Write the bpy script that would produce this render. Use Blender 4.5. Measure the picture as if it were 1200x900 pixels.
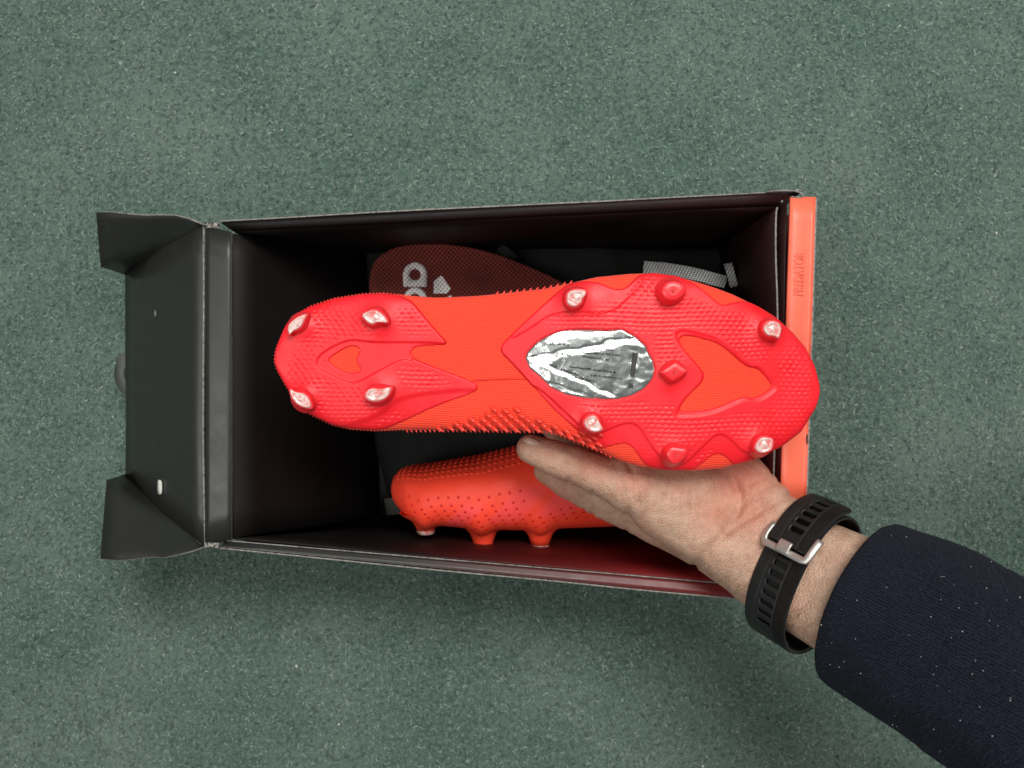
import bpy, bmesh, math, random
import numpy as np
from mathutils import Vector, Matrix, noise as mnoise

random.seed(7); np.random.seed(7)
scene = bpy.context.scene
for o in list(bpy.data.objects): bpy.data.objects.remove(o)
COL = scene.collection

# ------------------------------------------------------------------ camera, world, lamps, exposure
CAM_H, FPX = 0.58, 901.0            # camera height above the carpet, focal length in pixels of a 1200 px wide picture
cd = bpy.data.cameras.new("Camera"); cam = bpy.data.objects.new("Camera", cd); COL.objects.link(cam)
cam.location = (0, 0, CAM_H); cd.sensor_width = 36; cd.lens = FPX / 1200 * 36
cd.clip_start = 0.01; cd.clip_end = 50
cd.dof.use_dof = True; cd.dof.focus_distance = 0.412; cd.dof.aperture_fstop = 9.0
scene.camera = cam
w = bpy.data.worlds.new("World"); scene.world = w; w.use_nodes = True
w.node_tree.nodes["Background"].inputs[0].default_value = (0.92, 1.0, 0.97, 1)
w.node_tree.nodes["Background"].inputs[1].default_value = 0.15
def area(name, loc, target, sx, sy, power, color):
    ld = bpy.data.lights.new(name, 'AREA'); ld.shape = 'RECTANGLE'; ld.size = sx; ld.size_y = sy
    ld.energy = power; ld.color = color
    o = bpy.data.objects.new(name, ld); COL.objects.link(o); o.location = loc
    o.rotation_euler = (Vector(target) - Vector(loc)).to_track_quat('-Z', 'Y').to_euler()
    return o
area("ceiling_lamp", (0.32, 0.86, 1.75), (0.1, 0.1, 0), 1.05, 0.65, 34, (1.0, 0.985, 0.95))
area("ceiling_lamp_far", (-1.0, -0.30, 2.1), (0, 0, 0), 0.6, 1.3, 19, (1.0, 0.985, 0.95))
scene.view_settings.view_transform = 'Standard'; scene.view_settings.look = 'None'
scene.view_settings.exposure = 0.0; scene.view_settings.gamma = 1.0
scene.render.engine = 'CYCLES'

# ------------------------------------------------------------------ helpers
def P(px, py, z):
    d = (CAM_H - z) / FPX
    return Vector(((px - 600) * d, -(py - 450) * d, z))
def tag(o, label=None, cat=None, group=None, kind=None):
    if label: o["label"] = label
    if cat: o["category"] = cat
    if group: o["group"] = group
    if kind: o["kind"] = kind
    return o
def thing(name, loc, label, cat):
    o = bpy.data.objects.new(name, None); COL.objects.link(o); o.location = loc; o.empty_display_size = 0.02
    return tag(o, label, cat)
def root_loc(o):
    l = Vector((0, 0, 0))
    while o is not None:
        if o.type == 'EMPTY': l += o.location
        o = o.parent
    return l
def link(name, me, mats, parent=None, smooth=True):
    o = bpy.data.objects.new(name, me); COL.objects.link(o)
    if not isinstance(mats, (list, tuple)): mats = [mats]
    for m in mats: me.materials.append(m)
    if smooth: me.shade_smooth()
    if parent:
        o.parent = parent
        if parent.type == 'EMPTY': o.matrix_parent_inverse = Matrix.Translation(-parent.location)
    return o
def mesh_np(name, V, Q=None, T=None):
    V = np.asarray(V, dtype=np.float32)
    Q = np.zeros((0, 4), int) if Q is None else np.asarray(Q, int).reshape(-1, 4)
    T = np.zeros((0, 3), int) if T is None else np.asarray(T, int).reshape(-1, 3)
    me = bpy.data.meshes.new(name)
    me.vertices.add(len(V)); me.vertices.foreach_set("co", V.ravel())
    nl = len(Q) * 4 + len(T) * 3
    me.loops.add(nl); me.loops.foreach_set("vertex_index", np.concatenate([Q.ravel(), T.ravel()]).astype(np.int32))
    me.polygons.add(len(Q) + len(T))
    st = np.concatenate([np.arange(len(Q)) * 4, len(Q) * 4 + np.arange(len(T)) * 3]).astype(np.int32)
    me.polygons.foreach_set("loop_start", st)
    me.update(calc_edges=True); me.validate()
    return me
def loft(name, rings, closed=True, cap0=False, cap1=False):
    R = [np.array([tuple(p) for p in r]) for r in rings]; n = len(R[0]); V = np.concatenate(R); Q = []; m = n if closed else n - 1
    for i in range(len(R) - 1):
        a = i * n + np.arange(m); b = i * n + (np.arange(m) + 1) % n
        Q.append(np.stack([a, b, b + n, a + n], 1))
    Q = np.concatenate(Q); T = []
    for flag, base, flip in ((cap0, 0, True), (cap1, (len(R) - 1) * n, False)):
        if flag:
            c = len(V); V = np.vstack([V, V[base:base + n].mean(0)])
            a = base + np.arange(n); b = base + (np.arange(n) + 1) % n
            T.append(np.stack([b, a, np.full(n, c)], 1) if flip else np.stack([a, b, np.full(n, c)], 1))
    return mesh_np(name, V, Q, np.concatenate(T) if T else None)
def fix_normals(me):
    bm = bmesh.new(); bm.from_mesh(me); bmesh.ops.recalc_face_normals(bm, faces=bm.faces); bm.to_mesh(me); bm.free(); return me
def point_color(me, C, name="col"):
    a = me.color_attributes.new(name, 'FLOAT_COLOR', 'POINT')
    C = np.asarray(C, dtype=np.float32)
    if C.shape[1] == 3: C = np.hstack([C, np.ones((len(C), 1), np.float32)])
    a.data.foreach_set("color", C.ravel())
def smooth01(t): t = np.clip(t, 0, 1); return t * t * (3 - 2 * t)

# ---- materials
class NT:
    def __init__(s, name):
        s.m = bpy.data.materials.new(name); s.m.use_nodes = True; s.t = s.m.node_tree; s.b = s.t.nodes["Principled BSDF"]
        s.co = s.n('ShaderNodeTexCoord').outputs['Object']
    def n(s, typ, **kw):
        nd = s.t.nodes.new(typ)
        for k, v in kw.items():
            if k.startswith('i_'):
                key = k[2:]; key = int(key) if key.isdigit() else key.replace('_', ' ')
                if hasattr(v, 'is_linked'): s.t.links.new(v, nd.inputs[key])
                else: nd.inputs[key].default_value = v
            else: setattr(nd, k, v)
        return nd
    def noise(s, scale, detail=3, rough=0.55, co=None, dist=0.0):
        return s.n('ShaderNodeTexNoise', i_Vector=co or s.co, i_Scale=scale, i_Detail=detail, i_Roughness=rough, i_Distortion=dist).outputs['Fac']
    def map(s, scale=(1, 1, 1), rot=(0, 0, 0), co=None):
        return s.n('ShaderNodeMapping', i_Vector=co or s.co, i_Scale=scale, i_Rotation=rot).outputs[0]
    def ramp(s, fac, stops):
        r = s.n('ShaderNodeValToRGB', i_Fac=fac); e = r.color_ramp.elements
        while len(e) < len(stops): e.new(0.5)
        for el, (p, c) in zip(e, stops): el.position = p; el.color = (c, c, c, 1) if isinstance(c, (int, float)) else (*c, 1)
        return r.outputs['Color']
    def mix(s, fac, a, b, mode='MIX'):
        nd = s.n('ShaderNodeMix', data_type='RGBA', blend_type=mode)
        for key, v in ((0, fac), (6, a), (7, b)):
            if hasattr(v, 'is_linked'): s.t.links.new(v, nd.inputs[key])
            else: nd.inputs[key].default_value = v if key == 0 else (*v, 1)
        return nd.outputs[2]
    def math(s, op, a, b=0.0, c=0.0):
        nd = s.n('ShaderNodeMath', operation=op)
        for k, v in enumerate((a, b, c)):
            if hasattr(v, 'is_linked'): s.t.links.new(v, nd.inputs[k])
            else: nd.inputs[k].default_value = v
        return nd.outputs[0]
    def attr(s, name): return s.n('ShaderNodeAttribute', attribute_name=name).outputs['Color']
    def bump(s, h, dist, strength=1.0):
        nd = s.n('ShaderNodeBump', i_Height=h, i_Distance=dist, i_Strength=strength)
        prev = s.b.inputs['Normal']
        if prev.is_linked: s.t.links.new(prev.links[0].from_socket, nd.inputs['Normal'])
        s.t.links.new(nd.outputs[0], s.b.inputs['Normal'])
    def set(s, **kw):
        for k, v in kw.items():
            k = k.replace('_', ' ')
            if hasattr(v, 'is_linked'): s.t.links.new(v, s.b.inputs[k])
            else: s.b.inputs[k].default_value = (*v, 1) if isinstance(v, tuple) and len(v) == 3 and 'Color' in k else v
        return s.m

def m_carpet():
    s = NT("carpet_felt")
    f = s.noise(900, 4, 0.7); g = s.noise(270, 4, 0.7); h = s.noise(9, 4, 0.6)
    c = s.ramp(f, [(0.32, (0.038, 0.062, 0.050)), (0.52, (0.074, 0.118, 0.096)), (0.72, (0.22, 0.285, 0.245))])
    c = s.mix(s.ramp(g, [(0.3, 0.0), (0.72, 1.0)]), s.mix(1.0, c, (0.62, 0.66, 0.64), 'MULTIPLY'), s.mix(1.0, c, (1.6, 1.6, 1.6), 'MULTIPLY'))
    c = s.mix(s.ramp(h, [(0.38, 0.0), (0.68, 0.55)]), c, (0.16, 0.212, 0.182))
    s.bump(g, 0.0012, 0.6); s.bump(f, 0.0007, 0.6)
    return s.set(Base_Color=c, Roughness=0.95, Specular_IOR_Level=0.15)
def m_attr(name, rough, spec=0.3, **kw):
    s = NT(name); return s.set(Base_Color=s.attr("col"), Roughness=rough, Specular_IOR_Level=spec, **kw)
def m_plain(name, col, rough, spec=0.5, bump=None, var=0.0, **kw):
    s = NT(name); c = col
    if var:
        c = s.mix(s.ramp(s.noise(60, 5, 0.65), [(0.3, 0.0), (0.7, 1.0)]), tuple(x * (1 - var) for x in col), tuple(min(1, x * (1 + var)) for x in col))
    if bump: s.bump(s.noise(bump[0], 3, 0.6), bump[1], 0.6)
    return s.set(Base_Color=c, Roughness=rough, Specular_IOR_Level=spec, **kw)
def m_board_black(inside=False):
    s = NT("black_laminated_board" if not inside else "black_inner_board")       # printed fade: black at the flap end, deep red at the orange end
    x = s.n('ShaderNodeSeparateXYZ', i_0=s.co).outputs[0]
    y = s.n('ShaderNodeSeparateXYZ', i_0=s.co).outputs[1]
    fade = s.ramp(s.math('MULTIPLY_ADD', x, 3.0, 0.5), [(0.30, 0.0), (0.62, 0.45), (0.95, 1.0)])
    fade = s.math('MULTIPLY', fade, s.ramp(s.math('MULTIPLY_ADD', y, 4.0, 0.5), [(0.08, 1.0), (0.30, 0.35), (0.70, 0.06)]))
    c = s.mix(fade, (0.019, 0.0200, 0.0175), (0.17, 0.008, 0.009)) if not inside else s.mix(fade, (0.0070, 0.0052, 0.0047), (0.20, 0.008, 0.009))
    c = s.mix(s.ramp(s.noise(35, 6, 0.7), [(0.45, 0.0), (0.8, 0.35)]), c, (0.03, 0.027, 0.025) if not inside else (0.010, 0.009, 0.008))
    s.bump(s.noise(600, 2), 0.0001, 0.25); s.bump(s.noise(7, 1), 0.004, 0.15)
    r = s.ramp(s.noise(50, 4, 0.7), [(0.3, 0.36), (0.7, 0.50)] if not inside else [(0.3, 0.5), (0.7, 0.65)])
    return s.set(Base_Color=c, Roughness=r, Specular_IOR_Level=0.5 if not inside else 0.22)
def m_orange_board():
    s = NT("orange_printed_board")
    c = s.mix(s.ramp(s.noise(40, 4, 0.6), [(0.3, 0.0), (0.7, 1.0)]), (0.88, 0.150, 0.080), (0.92, 0.18, 0.105))
    s.bump(s.noise(90, 2), 0.0006, 0.3)
    return s.set(Base_Color=c, Roughness=0.42, Specular_IOR_Level=0.5)
def m_paper_edge():
    s = NT("cut_cardboard_edge")
    c = s.ramp(s.noise(500, 4, 0.7), [(0.3, (0.10, 0.095, 0.085)), (0.65, (0.36, 0.34, 0.31))])
    return s.set(Base_Color=c, Roughness=0.9, Specular_IOR_Level=0.2)
def m_knit():
    s = NT("orange_knit_upper")
    d = s.noise(60, 2, 0.5)
    co = s.map((1, 1, 1), (0, 0, 0.06))
    wv = s.n('ShaderNodeTexWave', wave_type='BANDS', bands_direction='Y', i_Vector=co, i_Scale=260, i_Distortion=1.6, i_Detail=1.0, i_Detail_Scale=1.2).outputs['Fac']
    wx = s.n('ShaderNodeTexWave', wave_type='BANDS', bands_direction='X', i_Vector=co, i_Scale=300, i_Distortion=1.0, i_Detail=1.0).outputs['Fac']
    k = s.math('MULTIPLY_ADD', wx, 0.35, wv)
    c = s.mix(s.ramp(k, [(0.1, 0.0), (0.9, 1.0)]), (0.82, 0.036, 0.016), (0.96, 0.064, 0.026))
    c = s.mix(s.ramp(d, [(0.4, 0.0), (0.75, 0.4)]), c, (0.95, 0.045, 0.022))
    s.bump(k, 0.00035, 0.55)
    return s.set(Base_Color=c, Roughness=0.62, Specular_IOR_Level=0.25, Sheen_Weight=0.15)
def m_plate():
    s = NT("crimson_sole_plastic")
    d = s.noise(45, 3, 0.5)
    c = s.mix(s.ramp(d, [(0.3, 0.0), (0.7, 1.0)]), (0.80, 0.009, 0.017), (0.88, 0.016, 0.028))
    s.bump(s.noise(700, 2), 0.00006, 0.4)
    return s.set(Base_Color=c, Roughness=s.ramp(s.noise(90, 3), [(0.3, 0.38), (0.7, 0.52)]), Specular_IOR_Level=0.4,
                 Subsurface_Weight=0.25, Subsurface_Radius=(0.006, 0.001, 0.001), Subsurface_Scale=1.0)
def m_stud_body():
    s = NT("red_stud_plastic")
    return s.set(Base_Color=(0.95, 0.030, 0.040), Roughness=0.32, Specular_IOR_Level=0.45, Subsurface_Weight=0.6, Subsurface_Radius=(0.010, 0.003, 0.003), Subsurface_Scale=1.0)
def m_stud_tip():
    s = NT("clear_stud_tip")
    f = s.noise(150, 1, 0.4, dist=2.0)
    c = s.ramp(f, [(0.34, (0.84, 0.22, 0.20)), (0.50, (0.76, 0.46, 0.42)), (0.76, (0.86, 0.74, 0.69))])
    s.bump(f, 0.0005, 0.35)
    return s.set(Base_Color=c, Roughness=0.13, Specular_IOR_Level=0.6, Transmission_Weight=0.12, Coat_Weight=0.3)
def m_skin():
    s = NT("skin")
    red = s.attr("col")
    f = s.noise(140, 5, 0.65); g = s.noise(30, 3, 0.5)
    c = s.mix(s.ramp(f, [(0.3, 0.0), (0.72, 1.0)]), (0.43, 0.245, 0.168), (0.61, 0.415, 0.30))
    c = s.mix(s.ramp(g, [(0.45, 0.0), (0.75, 0.35)]), c, (0.56, 0.29, 0.205))
    c = s.mix(s.math('MULTIPLY', red, 0.9), c, (0.57, 0.17, 0.115))
    vr = s.n('ShaderNodeTexVoronoi', feature='DISTANCE_TO_EDGE', i_Vector=s.map((1, 1.0, 1), (0, 0, 0.4)), i_Scale=640).outputs['Distance']
    wr = s.noise(420, 3, 0.6, co=s.map((1.5, 0.45, 1), (0, 0, 0.9)))
    s.bump(s.ramp(vr, [(0.0, 0.0), (0.22, 1.0)]), 0.00026, 0.8); s.bump(wr, 0.0011, 0.42); s.bump(f, 0.0006, 0.35)
    return s.set(Base_Color=c, Roughness=s.ramp(f, [(0.3, 0.42), (0.7, 0.58)]), Specular_IOR_Level=0.4, Subsurface_Weight=0.18,
                 Subsurface_Radius=(0.006, 0.002, 0.001), Subsurface_Scale=0.6)
def m_knit_navy():
    s = NT("navy_wool_knit")
    uv = s.n('ShaderNodeUVMap').outputs[0]
    br = s.n('ShaderNodeTexWave', wave_type='BANDS', bands_direction='X', i_Vector=uv, i_Scale=0.8, i_Distortion=3.0, i_Detail=2.0, i_Detail_Scale=2.0).outputs['Fac']
    b2 = s.n('ShaderNodeTexWave', wave_type='BANDS', bands_direction='Y', i_Vector=uv, i_Scale=1.0, i_Distortion=2.0, i_Detail=1.0, i_Detail_Scale=3.0).outputs['Fac']
    k = s.math('MULTIPLY', br, s.math('MULTIPLY_ADD', b2, 0.6, 0.4)); f = s.noise(900, 4, 0.7); g = s.noise(25, 3)
    c = s.mix(s.ramp(k, [(0.1, 0.0), (0.8, 1.0)]), (0.0045, 0.0055, 0.0100), (0.018, 0.022, 0.037))
    c = s.mix(s.ramp(f, [(0.5, 0.0), (0.8, 0.5)]), c, (0.034, 0.039, 0.055))
    s.bump(k, 0.0005, 0.5); s.bump(f, 0.0008, 0.8)
    return s.set(Base_Color=c, Roughness=0.95, Specular_IOR_Level=0.1, Sheen_Weight=0.03, Sheen_Roughness=0.5)
def m_strap():
    s = NT("black_silicone_strap")
    uv = s.n('ShaderNodeUVMap').outputs[0]
    sp = s.n('ShaderNodeSeparateXYZ', i_0=uv)
    st = s.math('SINE', s.math('MULTIPLY', s.math('ADD', sp.outputs[0], sp.outputs[1]), 5600.0))
    msk = s.math('GREATER_THAN', sp.outputs[1], 0.0056)
    s.bump(s.math('MULTIPLY', st, msk), 0.0004, 0.9); s.bump(s.noise(900, 2), 0.00008, 0.5)
    c = s.mix(s.ramp(s.noise(70, 5, 0.7), [(0.4, 0.0), (0.8, 0.5)]), (0.009, 0.0095, 0.0095), (0.028, 0.029, 0.028))
    return s.set(Base_Color=c, Roughness=0.48, Specular_IOR_Level=0.4)
def m_mesh_fabric(name, dark, light, scale, angle, hole=0.42, aniso=(1, 1, 1), attr=False):
    s = NT(name)
    co = s.map(tuple(scale * a for a in aniso), (0, 0, angle))
    sp = s.n('ShaderNodeSeparateXYZ', i_0=co)
    k = s.math('MULTIPLY', s.math('SINE', sp.outputs[0]), s.math('SINE', sp.outputs[1]))
    fac = s.ramp(s.math('ABSOLUTE', k), [(hole - 0.25, 1.0), (hole + 0.2, 0.0)])
    lt = s.attr("col") if attr else light
    c = s.mix(fac, dark, lt)
    c = s.mix(s.ramp(s.noise(50, 3), [(0.35, 0.0), (0.7, 0.35)]), c, dark)
    s.bump(fac, 0.0006, 0.7)
    return s.set(Base_Color=c, Roughness=0.75, Specular_IOR_Level=0.25)
def m_foil():
    s = NT("crumpled_silver_foil")
    f = s.noise(420, 4, 0.65); g = s.n('ShaderNodeTexVoronoi', feature='F1', i_Vector=s.co, i_Scale=330).outputs['Distance']
    s.bump(f, 0.0004, 0.25); s.bump(g, 0.0003, 0.22)
    return s.set(Base_Color=(0.74, 0.77, 0.75), Metallic=1.0, Roughness=0.22)

M = dict(carpet=m_carpet(), fibre=m_attr("carpet_fibre", 0.9, 0.15), lint=m_plain("white_lint", (0.62, 0.62, 0.58), 0.95, 0.1),
         black=m_board_black(), inside=m_board_black(True), label_grey=m_plain('grey_label_cloth', (0.085, 0.088, 0.085), 0.8, 0.2, (700, 0.0003), 0.15), charcoal=m_plain('charcoal_board', (0.0068, 0.0054, 0.0049), 0.6, 0.24, (500, 0.0001), 0.1), ledge=m_plain('black_board_painted_sheen', (0.125, 0.125, 0.118), 0.55, 0.4, (120, 0.0004), 0.1), orange=m_orange_board(), edge=m_paper_edge(), grey_board=m_plain("grey_board", (0.14, 0.145, 0.135), 0.7, 0.3, (300, 0.0004), 0.12),  # ledge: same black board, its lamp sheen put into a lighter base colour
         knit=m_knit(), plate=m_plate(), tip=m_stud_tip(), studbody=m_stud_body(), skin=m_skin(), navy=m_knit_navy(), strap=m_strap(),
         fin=m_plain("red_rubber_fin", (0.84, 0.05, 0.03), 0.4, 0.5, None, 0.15),
         steel=m_plain("brushed_steel", (0.58, 0.555, 0.515), 0.45, 0.5, (900, 0.0001), 0.06, Metallic=0.8),
         foil=m_foil(), ink=m_plain("black_ink", (0.035, 0.036, 0.035), 0.6, 0.3), inkgrey=m_plain("brown_grey_ink", (0.045, 0.043, 0.037), 0.55, 0.3),
         emboss=m_plain("embossed_orange", (0.79, 0.125, 0.065), 0.5, 0.4),
         bag=m_mesh_fabric("black_mesh_fabric", (0.004, 0.004, 0.004), (0.020, 0.024, 0.022), 2000, 0.7),
         strapmesh=m_mesh_fabric("grey_mesh_webbing", (0.05, 0.05, 0.05), (0.66, 0.68, 0.66), 1500, 0.3, 0.5, (1, 1.7, 1)),
         insole=m_mesh_fabric("dark_red_perforated_mesh", (0.030, 0.006, 0.005), (0.26, 0.042, 0.030), 1450, 0.72, 0.42),
         print_white=m_mesh_fabric("white_perforated_print", (0.10, 0.06, 0.055), (0.95, 0.94, 0.91), 1450, 0.72, 0.78),
         upper2=m_attr("orange_upper_with_pink_flashes", 0.5, 0.35), plastic=m_plain("orange_plastic", (1.0, 0.068, 0.028), 0.55, 0.3, None, 0.05), fin2=m_plain("dark_red_fin", (0.66, 0.020, 0.014), 0.45, 0.3),
         nail=m_plain("finger_nail", (0.56, 0.385, 0.28), 0.34, 0.5, (60, 0.0004), 0.08),
         hair=m_plain("dark_arm_hair", (0.035, 0.022, 0.014), 0.5, 0.4), watch=m_plain("black_watch_case", (0.012, 0.012, 0.013), 0.35, 0.5, (400, 0.0001)),
         lining=m_plain("dark_shoe_lining", (0.03, 0.008, 0.008), 0.9, 0.2, (500, 0.0004)), fuzz=m_plain("navy_fuzz", (0.022, 0.027, 0.045), 0.9, 0.1))

# ------------------------------------------------------------------ carpet
me = mesh_np("carpet", [(-1.1, -0.9, 0), (1.1, -0.9, 0), (1.1, 0.9, 0), (-1.1, 0.9, 0)], [(0, 1, 2, 3)])
carpet = tag(link("carpet", me, M['carpet'], smooth=False), kind="structure")
def fibres(n, x0, x1, y0, y1, rng):
    c = np.stack([rng.uniform(x0, x1, n), rng.uniform(y0, y1, n)], 1)
    th = rng.uniform(0, 2 * np.pi, n); cur = rng.normal(0, 1.0, n); L = rng.uniform(0.0010, 0.0034, n); wd = rng.uniform(0.00010, 0.00026, n)
    z0 = rng.uniform(0.0002, 0.0011, n); hh = rng.uniform(0.0, 0.0012, n)
    pts = []
    pos = c.copy()
    for k in range(3):
        t = k / 2; a = th + cur * (t - 0.5)
        z = z0 + hh * np.sin(np.pi * t)
        side = np.stack([-np.sin(a), np.cos(a)], 1) * wd[:, None]
        pts.append(np.column_stack([pos + side, z])); pts.append(np.column_stack([pos - side, z + 0.00005]))
        pos = pos + np.stack([np.cos(a), np.sin(a)], 1) * (L / 2)[:, None]
    V = np.stack(pts, 1).reshape(-1, 3); b = np.arange(n)[:, None] * 6
    Q = np.concatenate([b + np.array([[2 * k, 2 * k + 1, 2 * k + 3, 2 * k + 2]]) for k in range(2)], 1).reshape(-1, 4)
    return V, Q
rng = np.random.default_rng(3)
V, Q = fibres(225000, -0.58, 0.58, -0.46, 0.46, rng)
me = mesh_np("carpet_fibres", V, Q)
t = rng.random(225000); pal = np.array([[0.050, 0.078, 0.064], [0.096, 0.143, 0.119], [0.28, 0.35, 0.31], [0.42, 0.49, 0.445]])
idx = np.select([t < 0.30, t < 0.68, t < 0.975], [0, 1, 2], 3)
C = pal[idx] * rng.uniform(0.8, 1.2, (225000, 1)); point_color(me, np.repeat(C, 6, axis=0))
tag(link("carpet_fibres", me, M['fibre'], carpet, smooth=False), kind="stuff")
# scattered white lint
V = []; T = []
for i in range(34):
    x, y = rng.uniform(-0.42, 0.42), rng.uniform(-0.32, 0.32); r = rng.uniform(0.0005, 0.0014); a = rng.uniform(0, 6.28); e = rng.uniform(0.35, 1)
    b = len(V); V.append((x, y, 0.0026))
    for k in range(7):
        q = a + k / 7 * 6.283; rr = r * rng.uniform(0.6, 1.2)
        dx, dy = rr * math.cos(q), rr * e * math.sin(q)
        V.append((x + dx * math.cos(a) - dy * math.sin(a), y + dx * math.sin(a) + dy * math.cos(a), 0.0014))
    T += [(b, b + 1 + k, b + 1 + (k + 1) % 7) for k in range(7)]
tag(link("lint", mesh_np("lint", V, None, T), M['lint'], carpet), kind="stuff")

# ------------------------------------------------------------------ shoe box
RZ = 0.125
box = thing("shoe_box", (0, 0, 0), "open black and orange shoe box lying on the green carpet", "shoe box")
def board(name, G, th, parent=box, mats=('black', 'black', 'edge'), wob=0.0):
    """curved cardboard panel from a grid of points; cut edges show bare cardboard"""
    G = np.array([[tuple(p) for p in r] for r in G], float); nu, nv = G.shape[:2]
    du = np.gradient(G, axis=0); dv = np.gradient(G, axis=1); N = np.cross(du, dv); N /= np.linalg.norm(N, axis=2, keepdims=True) + 1e-12
    if wob:
        for i in range(nu):
            for j in range(nv): G[i, j] += N[i, j] * wob * mnoise.noise(Vector(G[i, j]) * 14)
    A = G + N * th / 2; B = G - N * th / 2
    V = np.concatenate([A.reshape(-1, 3), B.reshape(-1, 3)]); n = nu * nv; Q = []; mi = []
    for i in range(nu - 1):
        for j in range(nv - 1):
            a = i * nv + j; q = (a, a + nv, a + nv + 1, a + 1)
            Q.append(q); mi.append(0); Q.append(tuple(x + n for x in reversed(q))); mi.append(1)
    rim = [(i, 0) for i in range(nu)] + [(nu - 1, j) for j in range(1, nv)] + [(i, nv - 1) for i in range(nu - 2, -1, -1)] + [(0, j) for j in range(nv - 2, 0, -1)]
    for k in range(len(rim)):
        a = rim[k][0] * nv + rim[k][1]; b = rim[(k + 1) % len(rim)]; b = b[0] * nv + b[1]
        Q.append((a, a + n, b + n, b)); mi.append(2)
    me = mesh_np(name, V, Q); me.polygons.foreach_set("material_index", np.array(mi, np.int32))
    o = link(name, me, [M[m] for m in mats], parent, smooth=False); fix_normals(me)
    return o
def bil(a, b, c, d, nu, nv, f=None):
    """grid a->b along u, a->d along v"""
    out = []
    for i in range(nu):
        r = []
        for j in range(nv):
            u, v = i / (nu - 1), j / (nv - 1)
            p = (Vector(a) * (1 - u) + Vector(b) * u) * (1 - v) + (Vector(d) * (1 - u) + Vector(c) * u) * v
            if f: p = p + Vector(f(u, v))
            r.append(p)
        out.append(r)
    return out
FZ = 0.004
fTL, fTR, fBR, fBL = P(332, 298, FZ), P(850, 292, FZ), P(850, 618, FZ), P(332, 617, FZ)
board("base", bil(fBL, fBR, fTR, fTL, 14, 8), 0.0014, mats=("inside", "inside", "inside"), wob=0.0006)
# long wall at the top of the picture: outer skin, rolled rim, inner skin
oTL, oTR = P(259, 259, RZ), P(940, 223, RZ); iTL, iTR = P(274, 271, RZ - 0.002), P(914, 240, RZ - 0.002)
bow = lambda s: (lambda u, v: (0, s * math.sin(math.pi * u) * (1 - v), 0))
ez = Vector((0, 0, 0.0))
board("outer_wall", bil(oTL, oTR, Vector((fTR.x + 0.012, oTR.y - 0.012, 0.002)), Vector((fTL.x - 0.012, fTL.y + 0.007, 0.002)), 16, 5), 0.0008, wob=0.0008)
board("rolled_rim", bil(oTL + Vector((0, -0.0012, 0)), oTR + Vector((-0.012, -0.0012, 0)), iTR, iTL, 16, 4, lambda u, v: (0, 0, 0.0012 * math.sin(math.pi * v))), 0.0008, mats=('black', 'inside', 'inside'))
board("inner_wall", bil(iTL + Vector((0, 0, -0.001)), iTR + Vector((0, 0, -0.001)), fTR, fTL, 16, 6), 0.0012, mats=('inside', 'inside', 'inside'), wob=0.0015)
# hook where the rim wraps round the corner
pts = [(898, 224.5), (918, 223.2), (931, 223.6), (938.5, 226), (942, 229.5), (938, 231.5), (927, 230.5)]
board("corner_wrap", [[P(x, y, RZ + 0.0015), P(x, y, RZ - 0.035)] for x, y in pts], 0.0008)
# long wall at the bottom of the picture
oBL, oBR = P(255, 643, RZ), P(925, 708, RZ); iBL, iBR = P(260, 634, RZ - 0.001), P(912, 690, RZ - 0.001)
board("outer_wall", bil(oBL, oBR, Vector((fBR.x + 0.012, oBR.y + 0.014, 0.002)), Vector((fBL.x - 0.012, fBL.y - 0.007, 0.002)), 16, 5), 0.0008, wob=0.0008)
board("rolled_rim", bil(oBL + Vector((0.003, 0.0012, 0)), oBR + Vector((-0.004, 0.0012, 0)), iBR, iBL, 16, 4, lambda u, v: (0, 0, -0.0022 * v)), 0.0006)
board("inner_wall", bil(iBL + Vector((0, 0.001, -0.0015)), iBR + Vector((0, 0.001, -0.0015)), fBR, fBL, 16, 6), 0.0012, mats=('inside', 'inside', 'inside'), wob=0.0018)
g = []
for k in range(40):
    c = iBL.lerp(iBR, k / 39) + Vector((0, 0.0002, -0.0012)); r_ = 0.00035 + 0.0002 * mnoise.noise(Vector((k * 0.7, 3, 1)))
    g.append([c + Vector((0, r_ * math.cos(q), r_ * math.sin(q))) for q in np.linspace(0, 2 * np.pi, 8, endpoint=False)])
link("worn_fold", fix_normals(loft("worn_fold", g, True, True, True)), M['edge'], box)
# flap end: ledge, inner wall and the folded-out end panel with its two ears
ledge = bil(P(241, 265, RZ), P(272, 272, RZ + 0.0005), P(272, 632, RZ + 0.0005), P(241, 640, RZ), 6, 12, lambda u, v: (0, 0, 0.0002 * math.sin(math.pi * u)))
board("end_ledge", ledge, 0.0010, box, ('ledge', 'black', 'edge'))
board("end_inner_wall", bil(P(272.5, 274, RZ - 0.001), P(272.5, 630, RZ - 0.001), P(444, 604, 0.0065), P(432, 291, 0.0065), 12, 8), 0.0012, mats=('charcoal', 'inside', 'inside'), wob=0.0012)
board("end_outer_wall", bil(P(262, 275, RZ - 0.004), P(262, 630, RZ - 0.004), Vector((fBL.x - 0.012, fBL.y, 0.002)), Vector((fTL.x - 0.012, fTL.y, 0.002)), 12, 4), 0.0012)
FE = 0.046
hA, hB = P(240, 265, RZ), P(240, 640, RZ); eA, eB = P(148, 322, FE), P(148, 556, FE)
flap = board("end_flap", bil(hA + Vector((-0.0005, 0, 0)), hB + Vector((-0.0005, 0, 0)), eB, eA, 12, 9, lambda u, v: (0, 0, 0.004 * math.sin(math.pi * v))), 0.0013, wob=0.0012)
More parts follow.
